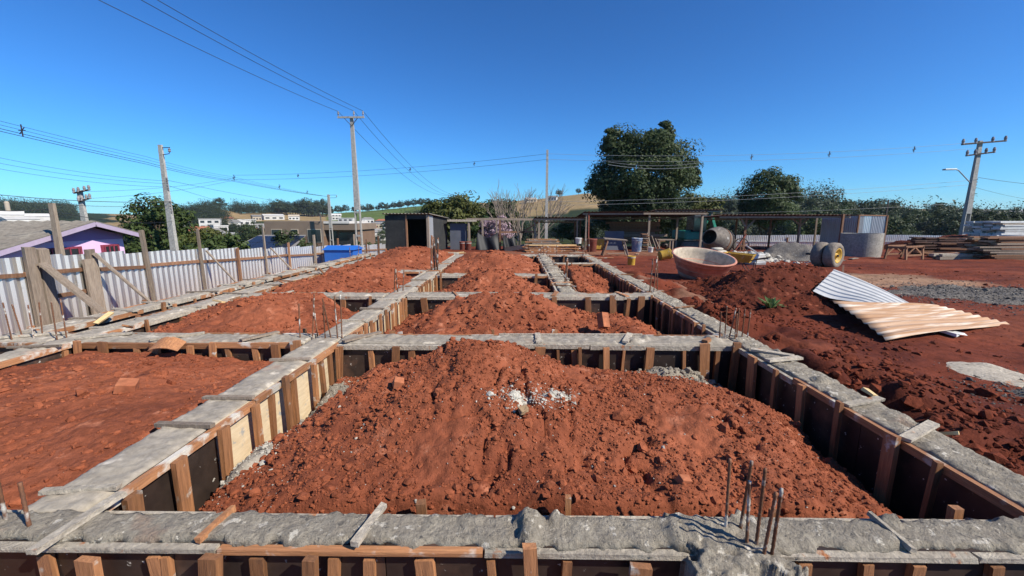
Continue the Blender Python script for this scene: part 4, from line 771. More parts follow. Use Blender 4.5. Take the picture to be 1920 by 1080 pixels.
lumber('pale long beams on the ground in front of the dark board pile',(17.9,16.6,-.05),.05,2,3,2.6,.14,.1,['timber_grey','cement_pale'],.2,.03)
lumber('scattered reddish boards at the foot of the dark pile',(18.4,17.7,-.08),.15,3,4,2.0,.2,.05,['timber_x','timber_brown'],.5,.25)
lumber('white stack of pale sheets far behind the brown boards',(27.2,22.6,.62),.02,9,4,4.6,.4,.08,['white_plastic','cement_pale','white_plastic'],.1,.01)
heap('earth_bank','low reddish earth bank carrying the white stack at far right',21.5,33,18.2,26,[(24,21,.55),(26,22,.68),(29,22,.72),(31,21,.6),(23,19.5,.2),(27,19.5,.4),(30,19.3,.4),(22.5,24,.3),(27,24.5,.6)],res=.14,sig=1.2,seed=88,mat='soil_dark',cmat='clod_dark',nclod=300,cs=.03,edge=1.4,floor=-.4,cat='earth bank')
# ---------------- sheet metal hut ----------------
t=thing('sheet_metal_hut','grey corrugated metal hut behind the concrete ring','hut',(19.0,23.4,-.26))
hs=corr(1.17,1.95,.13,.03); hs.materials.append(G['galv_dull']); hl=corr(.6,1.95,.13,.03); hl.materials.append(G['galv'])
d1=math.atan2(25.7-23.4,18.7-19.0)
for k in range(2): link('wall_sheet',hs,None,t,(math.cos(d1)*1.17*(2-k),math.sin(d1)*1.17*(2-k),0),(0,0,d1+PI))
d2=math.atan2(1.0,3.2); x=0
for k,(mm,w_) in enumerate(((hs,.45),(hl,.6),(hs,1.17))):
    o=link('wall_sheet',mm,None,t,(math.cos(d2)*x,math.sin(d2)*x,0),(0,0,d2)); 
    if k==0: o.scale=(.38,1,1)
    x+=w_+.01
MB().bar((-.3,2.3,1.96),(0,0,2.0),.08,.06).build('eave_rail',G['timber_brown'],t); MB().bar((0,-.02,2.0),(math.cos(d2)*2.2,math.sin(d2)*2.2,1.98),.08,.06).build('eave_rail',G['timber_brown'],t)
for x in (0,2.25): MB().bar((math.cos(d2)*x,math.sin(d2)*x-.06,0),(math.cos(d2)*x,math.sin(d2)*x-.06,2.0),.07,.07).build('corner_post',G['timber_brown'],t)
# ---------------- mini excavator ----------------
t=thing('mini_excavator','green mini excavator parked behind the canopy','excavator',(11.0,26.2,-.3),rz=.25)
for s in (-1,1): MB().prism([(-.95,s*.62-.15,.0),(.95,s*.62-.15,.0),(1.1,s*.62-.15,.22),(.95,s*.62-.15,.45),(-.95,s*.62-.15,.45),(-1.1,s*.62-.15,.22)],(0,.3,0)).build('track',G['rubber'],t,bevel=.03)
MB().bx(-.9,.75,-.7,.7,.55,1.05).build('body',G['green_machine'],t,bevel=.08); MB().bx(-1.0,-.5,-.65,.65,.6,1.15).build('counterweight',G['green_machine'],t,bevel=.1)
MB().bx(-.35,.6,-.6,.15,1.05,2.1).build('cab',G['glass'],t,bevel=.05); MB().bx(-.4,.65,-.63,.18,2.1,2.18).build('cab_roof',G['iron_dark'],t,bevel=.02)
MB().bar((.6,.3,.8),(1.5,.25,2.15),.16,.22).build('boom',G['green_machine'],t); MB().bar((1.5,.25,2.15),(2.0,.25,1.0),.13,.18).build('stick',G['green_machine'],t); MB().tube([(.8,.3,1.3),(1.5,.25,1.9)],.05,8).build('ram',G['iron_dark'],t)
MB().prism([(1.8,.05,.95),(2.15,.05,1.0),(2.2,.05,.6),(1.9,.05,.5)],(0,.4,0)).build('bucket',G['iron_dark'],t)
# ---------------- blue container ----------------
t=thing('blue_container','bright blue container with a peaked lid by the fence','container',(-6.1,14.2,-.5))
MB().bx(-.5,.5,-.4,.4,0,1.0).build('body',G['blue'],t,bevel=.01)
MB().prism([(-.55,-.45,1.0),(-.55,.45,1.0),(-.55,0,1.13)],(1.1,0,0)).build('lid',G['blue'],t)
o=MB().lathe([(2.2,0),(1.7,.45),(1.0,.85),(.3,1.1),(0.01,1.15)],24).build('sand_pile',G['sand'],None,(-12.5,34,-2.6)); tag(o,'orange sand pile beyond the fence left of the shed','sand pile')
# scrap boards lying about in front of the canopies
for k,(x,y,l,a,d) in enumerate(((4.9,20.2,1.1,.3,'pale scrap board lying beside the work bench'),(5.6,19.2,.7,1.2,'short scrap board in front of the blue drum'),(7.6,20.6,1.3,-.2,'long scrap board in front of the saw table'),(2.9,20.3,.9,.5,'scrap board at the right end of the orange lumber'),(8.4,19.0,.8,.9,'scrap board lying left of the mixer'),(12.6,19.6,1.2,.2,'scrap board under the dark canopy edge'),(13.6,20.8,.9,-.5,'short scrap board before the forked posts'),(3.3,16.6,1.2,.15,'dark scrap board across the disturbed soil near the yellow bucket'),(6.8,17.2,.9,-.3,'scrap board behind the lying yellow drum'),(13.2,16.2,.7,.6,'scrap board between sand pile and concrete ring'))):
    t=thing('scrap_board',d,'board',(x,y,float(site(np.array(x),np.array(y)))+.02),'scrap boards in the yard',a); MB().box((0,0,0),(l,.14,.025),None,.006).build('board',G['timber_x' if k%3 else 'timber_grey'],t)
t=thing('cement_bags','slumped pile of pale cement bags beside the mixer','cement bags',(8.7,18.4,-.12))
for k,(x,y,z,a) in enumerate(((0,0,.07,.2),(.5,.1,.07,-.3),(.2,.35,.07,.5),(.2,.1,.2,.1),(.45,.3,.2,-.2),(.3,.2,.32,.6))):
    MB().lathe([(.02,-.3),(.1,-.29),(.17,-.2),(.185,0),(.17,.2),(.1,.29),(.02,.3)],14,Matrix.Rotation(PI/2,4,'Y')).build('bag',G['lime'],t,(x,y,z),(0,0,a),smooth=True,scale=(1,1.1,.42))
# ---------------- buildings beyond the fence ----------------
t=thing('purple_house','purple and pink gabled house behind the fence','house',(-16.1,15,-2.3))
zr,ze=3.68,2.55; hw=4.0
MB().prism([(0,-hw,0),(0,1.5,0),(0,1.5,3.05),(0,-2.05,3.05),(0,-hw,2.49)],(-9,0,0)).build('wall',G['purple_wall'],t)
MB().prism([(.003,-2.05,3.055),(.003,1.5,3.055),(.003,1.5,3.2),(.003,0,3.63)],(-9,0,0)).build('gable',G['purple_dark'],t)
def slope(s):
    me=corr(9.6,math.hypot(hw+.45,zr-ze),.18,.045,'wave'); me.materials.append(G['asbestos']); return me
L_=math.hypot(hw+.5,(zr-ze)*(hw+.5)/hw)
for s in (-1,1):
    he=hw+.5 if s<0 else 1.85; d=(zr-ze)*he/hw; b=MB(); nseg=54
    for k in range(nseg+1):
        x=.55-9.7*k/nseg; h=.025*math.sin(k*PI/1.5)
        b.v+=[(x,0,zr+.06+h),(x,s*he,zr+.06-d+h)]
    for k in range(nseg): q=2*k; b.f.append([q,q+1,q+3,q+2] if s<0 else [q,q+2,q+3,q+1])
    o=b.build('roof_slope',G['asbestos'],t); m_=o.modifiers.new('s','SOLIDIFY'); m_.thickness=.03; m_.offset=-1
    MB().bar((.52,0,zr-.02),(.52,s*he,zr-.02-d),.05,.16,up=(0,0,1)).build('bargeboard',G['purple_trim'],t)
for (y,w_) in ((-.75,1.15),(.9,.7)):
    f=MB().bx(.0,.06,y-w_/2,y+w_/2,2.05,2.85).build('window',G['pink_window'],t); MB().bx(.065,.075,y-w_/2+.08,y+w_/2-.08,2.12,2.78).build('pane',G['glass'],f)
    for k in range(4): MB().bx(.08,.1,y-w_/2+w_*(k+.5)/4-.02,y-w_/2+w_*(k+.5)/4+.02,2.08,2.82).build('grille_bar',G['pink_window'],f)
t=thing('brown_building','flat-roofed brown modern house in the middle distance','house',(-38.4,62,-4.2))
MB().bx(0,8.9,0,9,0,3.05).build('lower_wall',G['brown_wall_low'],t); MB().bx(-.03,8.93,-.03,9.03,3.06,5.35).build('upper_wall',G['brown_wall'],t)
MB().bx(9.0,13.6,1.2,9,0,4.0).build('garage_wall',G['brown_wall_low'],t); MB().bx(8.95,13.9,.2,9,4.05,5.0).build('porch_roof',G['brown_wall'],t); MB().bx(8.96,12.9,.1,8,5.02,5.35).build('white_band',G['white_wall'],t)
for (x,w_,z0,z1_) in ((1.1,1.4,2.0,4.1),(4.1,.9,1.3,4.1),(6.6,1.9,2.3,4.1)):
    f=MB().bx(x-.12,x+w_+.12,-.08,-.035,z0-.1,z1_+.1).build('window',G['beige_wall'],t); MB().bx(x,x+w_,-.12,-.085,z0,z1_).build('pane',G['glass'],f)
MB().bx(9.4,10.4,1.1,1.19,.4,3.8).build('door',G['glass'],t); MB().bx(10.8,13.2,1.1,1.19,1.7,3.6).build('window',G['glass'],t)
t=thing('solar_roof_house','low house with dark solar panels on its roof behind the fence','house',(-17.9,25.3,-2.5))
MB().bx(0,3.6,0,4,0,2.0).build('wall',G['beige_wall'],t)
MB().prism([(-.2,-.3,2.0),(3.8,-.3,2.0),(3.4,2.6,2.9),(.2,2.6,2.9)],(0,0,.06)).build('roof',G['grey_roof'],t)
for k in range(4):
    for j in range(2):
        x=.25+k*.82; y=-.1+j*1.2; MB().hexa([(x,y,2.17+.31*y),(x+.78,y,2.17+.31*y),(x+.78,y+1.15,2.17+.31*(y+1.15)),(x,y+1.15,2.17+.31*(y+1.15)),(x,y,2.20+.31*y),(x+.78,y,2.20+.31*y),(x+.78,y+1.15,2.20+.31*(y+1.15)),(x,y+1.15,2.20+.31*(y+1.15))]).build('solar_panel',G['solar'],t)
def house(label,x,y,w_,h,roof,wall,rz=None,d=None,kind='hip',cat='house',nwin=3,name='far_house'):
    z=float(zg(np.array(float(x)),np.array(float(y))))-.6; d=d or w_*.8
    t=thing(name,label,cat,(x,y,z),'houses of the far town',rnd.uniform(-.35,.35)+math.atan2(-x,y)*-1*0+(math.atan2(x,y)*-1) if rz is None else rz)
    MB().bx(-w_/2,w_/2,-d/2,d/2,0,h).build('wall',G[wall],t); e=.4; rh=h*.38
    if kind=='hip': MB().hexa([(-w_/2-e,-d/2-e,h+.01),(w_/2+e,-d/2-e,h+.01),(w_/2+e,d/2+e,h+.01),(-w_/2-e,d/2+e,h+.01),(-w_/4,-.3,h+rh),(w_/4,-.3,h+rh),(w_/4,.3,h+rh),(-w_/4,.3,h+rh)]).build('roof',G[roof],t)
    elif kind=='gable': MB().prism([(-w_/2-e,-d/2-e,h),(-w_/2-e,d/2+e,h),(-w_/2-e,0,h+rh)],(w_+2*e,0,0)).build('roof',G[roof],t)
    else: MB().bx(-w_/2-.2,w_/2+.2,-d/2-.2,d/2+.2,h+.01,h+.5).build('roof',G[roof],t)
    for f in range(1 if h<5 else 2):
        for k in range(nwin):
            xx=-w_/2+w_*(k+.5)/nwin; zz=1.2+f*3; ww=w_/nwin*.28
            MB().bx(xx-ww,xx+ww,-d/2-.06,-d/2+.02,zz,zz+1.3).build('window',G['glass'],t)
    return t
for a in (
 ('far house with terracotta roof, leftmost above the fence trees',-232,283,8,3.2,'tile_roof','beige_wall','gable'),
 ('white far house half hidden by the dark bush, below the terracotta one',-180,220,6,4.5,'grey_roof','white_wall','gable'),
 ('tall grey and white far building with balconies, left of the white block',-197,262,11,6.5,'grey_roof','white_wall','flat'),
 ('plain white block, brightest in the town above the fence',-158,216,6.5,6.2,'white_wall','white_wall','flat'),
 ('far house with a rusty terracotta roof right of the tall balcony building',-219,308,8,4,'tile_roof','beige_wall','hip'),
 ('small white far house between two dark round trees',-198,286,7,4.5,'grey_roof','white_wall','hip'),
 ('long white far house on the rise left of the brown building',-215,325,12,4.2,'white_wall','white_wall','flat'),
 ('very long low white shed on the tan slope above the brown building',-234,392,17,4,'white_wall','white_wall','gable'),
 ('second long pale shed on the tan slope, right of the first',-219,402,9,4,'beige_wall','white_wall','gable'),
 ('small white far house just left of the tall pole',-191,433,9,5,'white_wall','white_wall','gable'),
 ('low white hall behind the tall pole at the foot of the green field',-166,400,14,3.5,'white_wall','white_wall','flat'),
 ('grey roofed far house right of the tall pole',-132,361,10,4,'grey_roof','white_wall','hip'),
 ('pale far house with tiled roof below the green field',-112,338,8,4,'tile_roof','white_wall','hip'),
 ('beige far house beside the black shed roof',-92,301,8,4.5,'grey_roof','beige_wall','gable'),
 ('small white far house low beside the tall pole',-108,284,6,4.5,'grey_roof','white_wall','hip'),
 ('grey far house among trees left of the shed',-108,312,8,3.8,'grey_roof','beige_wall','hip'),
 ('white far house at the edge of the town above the orange sand pile',-98,275,5,4,'tile_roof','white_wall','gable'),
 ('brown roofed far house between the balcony building and the white shed',-170,290,8,4,'tile_roof','beige_wall','gable'),
 ('tiny pale house on the crest of the dark wooded hill',-236,370,7,4,'grey_roof','beige_wall','gable'),
 ('white farmhouse on the tan crest right of the bare tree',38,452,9,4,'grey_roof','white_wall','gable'),
 ('pale farm shed on the crest behind the bare tree',14,470,12,4,'white_wall','beige_wall','gable')): house(*a[:7],kind=a[7])
for k in range(13):
    bb=R(-38.5+1.75*k+rnd.uniform(-.4,.4)); r=rnd.uniform(200,265); rf_,wl,kd=[('tile_roof','white_wall','gable'),('grey_roof','white_wall','hip'),('white_wall','white_wall','flat'),('tile_roof','beige_wall','hip'),('grey_roof','beige_wall','gable')][k%5]
    house(['gabled white','hip-roofed white','flat-roofed white','tile-roofed beige','grey-gabled beige'][k%5]+' house, number '+['one','two','three','four','five','six','seven','eight','nine','ten','eleven','twelve','thirteen'][k]+' from the left in the lower row of the town',r*math.sin(bb),r*math.cos(bb),rnd.uniform(6,10),rnd.uniform(4.5,6.5),rf_,wl,kind=kd,nwin=2)
for k,(x,y,w_,h,l) in enumerate(((-372,290,26,7,'long white factory hall at the far left edge'),(-376,312,22,6,'white factory hall stepped behind the leftmost one'),(-405,345,18,5,'smaller white factory hall at the right end of the row'),(-350,285,16,5,'low white factory building in front of the long hall'))): house(l,x,y,w_,h,'white_wall','white_wall',d=14,kind='gable',cat='factory',name='factory_hall',nwin=0)
o=MB().lathe([(1.6,0),(1.6,13),(1.3,14),(.02,14.5)],14).build('silo_tower',G['beige_wall'],None,(-440,352,2)); tag(o,'pale silo tower standing beside the far left factory','silo')
for k,(x,y,w_,h,rf_,l) in enumerate(((231,228,12,4,'grey_roof','low grey house among trees left of the right-hand pole'),(228,214,10,4,'white_wall','bright white house just right of the right-hand pole'),(238,213,14,4,'grey_roof','wide grey-roofed house among the trees at far right'),(248,214,10,4,'grey_roof','pale house at the far right below the tree line'),(241,203,10,4,'white_wall','white house in the lowest row at far right'),(242,223,9,4,'grey_roof','small grey house behind the wide grey-roofed one'),(216,231,10,4,'beige_wall','beige house half hidden by the forest near the hut'),(252,206,9,5,'white_wall','white gabled house at the extreme right edge'))): house(l,x,y,w_,h,rf_,'white_wall',kind='gable')
# ---------------- trees ----------------
def crown_mesh(seed,rx,ry,rz,ncl,nlf,ls,cr=.24,gap=.35,flat=.0,droop=.0):
    r=np.random.RandomState(seed); d=r.normal(size=(ncl,3)); d/=np.linalg.norm(d,axis=1)[:,None]
    rad=r.uniform(.35,1,ncl)**.55*(1+gap*(r.rand(ncl)-.5)); d[:,2]=np.where(d[:,2]<-.4,d[:,2]*.6,d[:,2])
    C=d*rad[:,None]*np.array([rx,ry,rz])
    cs=cr*min(rx,rz)*r.uniform(.6,1.35,ncl)
    q=r.normal(size=(ncl*nlf,3)); q/=np.maximum(1,np.linalg.norm(q,axis=1)/1.55)[:,None]; P=np.repeat(C,nlf,0)+q*np.repeat(cs,nlf)[:,None]*np.array([.72,.72,.5]); n=len(P)
    nn=q*.8+np.repeat(d,nlf,0)*.5+r.normal(size=(n,3))*.45+np.array([0,0,.35]); nn/=np.linalg.norm(nn,axis=1)[:,None]
    a=np.cross(nn,r.normal(size=(n,3))); a/=np.linalg.norm(a,axis=1)[:,None]; b=np.cross(nn,a)
    s=ls*r.uniform(.6,1.4,n)[:,None]
    V=np.stack([P-a*s,P+b*s*.55,P+a*s,P-b*s*.55],1).reshape(-1,3)
    return npmesh('crown',V,np.arange(4*n).reshape(-1,4))
def trunk_mesh(seed,h,r0,spread,rz,n=6):
    r=random.Random(seed); b=MB(); p=[(0,0,0)]; q=Vector((0,0,0))
    for k in range(1,6): q=Vector((r.uniform(-.04,.04)*h*k/5,r.uniform(-.04,.04)*h*k/5,h*k/5)); p.append(tuple(q))
    b.tube(p,[r0*(1-.11*k) for k in range(6)],9)
    for k in range(n):
        a=2*PI*k/n+r.uniform(-.4,.4); st=Vector(p[r.choice([3,4,5])]); L=spread*r.uniform(.55,.95); up=rz*r.uniform(.2,1.0)
        m_=st+Vector((math.cos(a)*L*.5,math.sin(a)*L*.5,up*.45)); e=st+Vector((math.cos(a)*L,math.sin(a)*L,up)); b.tube([st,m_,e],[r0*.5,r0*.32,r0*.1],6,False)
        for s in (-1,1): b.tube([m_,m_+Vector((math.cos(a+s*.7)*L*.4,math.sin(a+s*.7)*L*.4,up*.45))],[r0*.25,r0*.06],5,False)
    return b.mesh('trunk',True)
def tree(name,label,x,y,z0,th,tr,rx,ry,rz,leaf,seed,ncl=160,nlf=60,ls=.16,group=None,zc=None,cr=.24,gap=.35,cat='tree'):
    t=thing(name,label,cat,(x,y,z0),group); zc=zc if zc is not None else th+rz*.6
    link('trunk',trunk_mesh(seed,th,tr,rx*.8,rz*1.1),G['bark'],t)
    link('crown',crown_mesh(seed,rx,ry,rz,ncl,nlf,ls,cr,gap),LEAF[leaf],t,(0,0,zc)); return t
bt=thing('large_tree','largest dense dark green tree, behind the canopy','tree',(12.0,41,-2.8))
link('trunk',trunk_mesh(101,5.0,.38,3.6,4.5,9),G['bark'],bt)
link('crown',crown_mesh(102,4.7,4.4,4.5,330,140,.12,.21,.3),LEAF['dark'],bt,(0,0,8.3))
o=link('crown',crown_mesh(103,4.9,4.2,2.6,200,120,.12,.24,.3),LEAF['dark'],bt,(.3,0,4.6)); link('crown',crown_mesh(104,1.6,1.6,1.3,40,70,.16,.3,.3),LEAF['dark'],bt,(-3.7,0,7.6))
link('crown',crown_mesh(105,1.5,1.5,1.4,40,70,.16,.3,.3),LEAF['dark'],bt,(-2.6,-.5,11.4)); link('crown',crown_mesh(106,1.3,1.5,1.2,40,70,.16,.3,.3),LEAF['dark'],bt,(1.4,-.3,12.0)); link('crown',crown_mesh(107,1.4,1.4,1.6,40,70,.16,.3,.3),LEAF['dark'],bt,(4.1,0,8.4))
tree('round_tree','rounded dark tree standing right of the largest tree',26.9,45,-3,3.4,.3,2.75,2.75,3.6,'dark',111,190,130,.12,zc=6.2)
tree('round_tree','lower left skirt tree of the dark rounded tree, olive toned',20.4,47,-3,2.5,.2,2.6,2.4,2.6,'olive',112,100,50,.17,zc=4.9)
tree('bushy_tree','olive green bushy tree rising behind the black shed',-5.3,34.5,-2.6,2.2,.2,2.5,2.2,2.3,'olive',113,150,70,.13,zc=3.9)
tree('bushy_tree','yellowish left flank tree beside the olive bushy one',-7.0,36,-2.6,2.0,.18,1.9,1.8,1.7,'mid',114,90,60,.13,zc=3.7)
tree('bushy_tree','dark tree clump between the bushy tree and bare tree',-2.5,44,-2.8,2.2,.2,2.6,2.2,2.2,'dark',115,90,60,.16,zc=4.3)
tree('garden_tree','leafy green tree beside the purple house',-23.9,27.2,-3.0,2.4,.22,2.1,2.1,2.5,'mid',116,170,80,.11,zc=3.3)
tree('garden_tree','yellow-green lower tree right of the left concrete pole',-21.0,27.6,-3.0,1.6,.16,1.5,1.5,1.5,'olive',117,90,60,.1,zc=2.5)
tree('garden_bush','dark reddish-green bush just above the fence',-13.4,18.4,-2.2,1.0,.1,1.35,1.2,1.0,'mid',118,80,60,.09,zc=2.05,cat='bush')
tree('garden_bush','dark bush in front of the brown building',-15.3,27.2,-2.4,1.0,.1,1.3,1.2,1.2,'dark',119,70,60,.1,zc=1.9,cat='bush')
tree('garden_bush','pink flowering bush behind the timber frame',-1.7,31,-2.4,1.6,.12,1.25,1.1,1.05,'pink',120,70,40,.09,zc=3.05,cat='bush',cr=.3)
tree('garden_bush','bright green bush behind the pink flowers',-2.7,33,-2.4,1.2,.12,1.2,1.0,1.0,'bush',121,60,50,.1,zc=2.9,cat='bush')
tree('garden_bush','green shrub at the foot of the tan hill right of the thin pole',6.5,46,-2.9,1.2,.12,2.6,1.5,1.5,'mid',122,80,50,.13,zc=3.0,cat='bush')
tree('garden_bush','small bush beside the orange sand pile',-11.6,31.5,-2.4,.8,.1,1.0,1.0,.8,'bush',123,50,50,.09,zc=1.5,cat='bush')
# bare tree
b=MB(); rr=random.Random(5)
def grow(p,d,L,r,dep):
    e=p+d*L; m_=(p+e)/2+Vector((rr.uniform(-.06,.06),rr.uniform(-.06,.06),0))*L
    b.tube([p,m_,e],[r,r*.82,r*.62],5 if dep>1 else 4,False)
    if dep==0: return
    for k in range(rr.choice([2,3,3])):
        nd=(d+Vector((rr.uniform(-.55,.55),rr.uniform(-.55,.55),rr.uniform(-.05,.4)))).normalized(); grow(e,nd,L*rr.uniform(.62,.85),r*.6,dep-1)
for k in range(7):
    a=k*.9; grow(Vector((math.cos(a)*.25,math.sin(a)*.25,0)),Vector((math.cos(a)*.5,math.sin(a)*.5,1)).normalized(),2.35,.1,4)
t=thing('bare_tree','leafless pale-twigged tree behind the timber frame','tree',(.5,38,-2.7)); b.build('branches',G['twig'],t)
# far trees: a few crown shapes shared by many individuals
CR=[crown_mesh(200+k,1,1,.95,64,80,.05,.26,.35) for k in range(5)]; TK=trunk_mesh(210,.9,.07,.7,.7,4); TK.materials.append(G['bark'])
LM={}
def far_tree(name,label,x,y,s,group,leaf='far',k=None,sq=1.0,dz=0):
    key=(k if k is not None else rnd.randrange(5),leaf)
    if key not in LM: m_=CR[key[0]].copy(); m_.materials.clear(); m_.materials.append(LEAF[leaf]); LM[key]=m_
    z=float(zg(np.array(float(x)),np.array(float(y))))+dz
    t=thing(name,label,'tree',(x,y,z-.3),group,rnd.uniform(0,6.28)); t.scale=(s,s,s*sq)
    link('crown',LM[key],None,t,(0,0,1.12)); link('trunk',TK,None,t); return t
def pol(b,r): return r*math.sin(R(b)),r*math.cos(R(b))
L='dark evergreen tree in the dense wood behind the back fence'
for i in range(64):
    bb=rnd.uniform(33.5,53) if i<52 else rnd.uniform(20,27.5); q=rnd.random()**.55; r=60+110*q
    x,y=pol(bb,r); tp=np.interp(bb,[20,27,33.5,35,39.5,43.6,47,53],[2.6,2.8,3.4,3.5,2.8,1.8,1.9,1.55]); h=(1.55+r*math.tan(R(tp*(.25+.75*q*rnd.uniform(.8,1.1))))-float(zg(np.array(x),np.array(y))))
    far_tree('forest_tree',L,x,y,max(2.2,h/2.35),'wood behind the back fence',rnd.choice(['far','far','dark']),sq=rnd.uniform(.9,1.1))
L='tall tree on the skyline at the far right'
for i in range(34):
    bb=37+16*i/33+rnd.uniform(-.3,.3); r=rnd.uniform(230,300); x,y=pol(bb,r); far_tree('skyline_tree',L,x,y,rnd.uniform(2.8,5.6),'right-hand skyline trees','far',sq=rnd.uniform(1.0,1.3))
L='dark tree in the belt at the foot of the tan hill'
for i in range(26):
    bb=rnd.uniform(-1,22); r=rnd.uniform(120,240); x,y=pol(bb,r); far_tree('belt_tree',L,x,y,rnd.uniform(3,5),'tree belt below the tan hill','far')
L='dark tree of the grove left of the bare tree'
for i in range(16):
    bb=rnd.uniform(-9,-1.5); r=rnd.uniform(170,330); x,y=pol(bb,r); far_tree('grove_tree',L,x,y,rnd.uniform(4.5,7.5),'grove left of the bare tree','far')
L='round tree on the ridge above the long white sheds'
for i in range(24):
    bb=-30.2+5.6*i/23+rnd.uniform(-.2,.2); r=rnd.uniform(540,600); x,y=pol(bb,r); far_tree('ridge_tree',L,x,y,rnd.uniform(5,8)*(1.35 if -27.6<bb<-25.2 else 1),'ridge trees above the white sheds','far')
L='small dark tree in the hedge line along the green field crest'
for i in range(22):
    bb=-23.5+11*i/21+rnd.uniform(-.3,.3); r=rnd.uniform(600,660); x,y=pol(bb,r); far_tree('hedge_tree',L,x,y,rnd.uniform(3.5,6),'hedge along the green field','far')
L='dark tree among the roofs of the far town'
for i in range(52):
    bb=rnd.uniform(-41,-11.5); r=rnd.uniform(140,330); x,y=pol(bb,r); far_tree('town_tree',L,x,y,rnd.uniform(1.8,3.3)*(1.25 if r<200 else 1.0),'trees among the town roofs',rnd.choice(['far','mid','dark','far']))
L='tree of the dark row between factory and purple house roof'
for i in range(22):
    bb=rnd.uniform(-51.5,-42.5); r=rnd.uniform(190,250); x,y=pol(bb,r); far_tree('row_tree',L,x,y,rnd.uniform(2.6,3.8),'tree row behind the purple house','far')
for i,(bb,r,s,l) in enumerate(((-35.9,610,7,'lone round tree on the crest of the dark wooded hill'),(-34.3,640,5,'small lone tree on the green strip right of the crest tree'),(8.2,495,3.4,'lone tree on the tan crest left of the white farmhouse'),(5.6,500,4,'flat-topped tree above the white farmhouse'))): x,y=pol(bb,r); far_tree('lone_tree',l,x,y,s,'lone crest trees','far')
def wood(name,label,b0,b1,r0,r1,n,s0,s1,leaf='far'):
    P=[];base=CR[0]; co=np.empty(len(base.vertices)*3,np.float32); base.vertices.foreach_get('co',co); co=co.reshape(-1,4,3)
    for i in range(n):
        bb,r=NR.uniform(b0,b1),NR.uniform(r0,r1); x,y=pol(bb,r); s=NR.uniform(s0,s1); k=NR.choice(len(co),420,False)
        P.append(co[k]*s*np.array([1,1,1.05])*np.array([1.25,1.25,1.25])+np.array([x,y,float(zg(np.array(x),np.array(y)))+s*.8]))
    V=np.concatenate(P).reshape(-1,3); o=link(name,npmesh(name,V,np.arange(len(V)).reshape(-1,4)),LEAF[leaf]); return tag(o,label,'wood',None,'stuff')
wood('distant_wood','dark wood covering the far left hilltop',-53.5,-47.6,640,900,230,6,9)
wood('distant_wood','dark wood on the flank of the hill above the town',-40.5,-35.6,330,560,170,3.5,5.5)
wood('distant_wood','low wood along the foot of the tan ridge',-35,-29.5,560,660,70,5,8)
wood('distant_wood','scrub wood on the slope below the green field',-16,-9,300,430,60,4,6)
wood('town_scrub','dark scrub and garden trees between the town roofs',-41,-11,150,330,110,1.3,2.3)
wood('distant_wood','dark wood behind the large tree and over the right slope',12,36,200,330,150,6,9)
wood('distant_wood','wooded slope below the right-hand skyline',34,56,150,300,200,4.5,7)
ONES='first second third fourth fifth sixth seventh eighth ninth tenth eleventh twelfth thirteenth fourteenth fifteenth sixteenth seventeenth eighteenth nineteenth'.split()
def ordinal(n):
    if n<20: return ONES[n-1]
    t_,o_=divmod(n,10); tn={2:'twent',3:'thirt',4:'fort',5:'fift',6:'sixt'}[t_]
    return tn+'ieth' if o_==0 else tn+'y-'+ONES[o_-1]
grp={}
for o in COL.objects:
    if o.parent is None and o.get('category')=='tree' and o.get('group'): grp.setdefault(o['group'],[]).append(o)
for g_,L in grp.items():
    if len({o['label'] for o in L})==len(L): continue
    L.sort(key=lambda o:math.atan2(o.location.x,o.location.y))
    for k,o in enumerate(L): o['label']=o['label']+', '+('leftmost' if k==0 else 'rightmost' if k==len(L)-1 else ordinal(k+1)+' from the left')
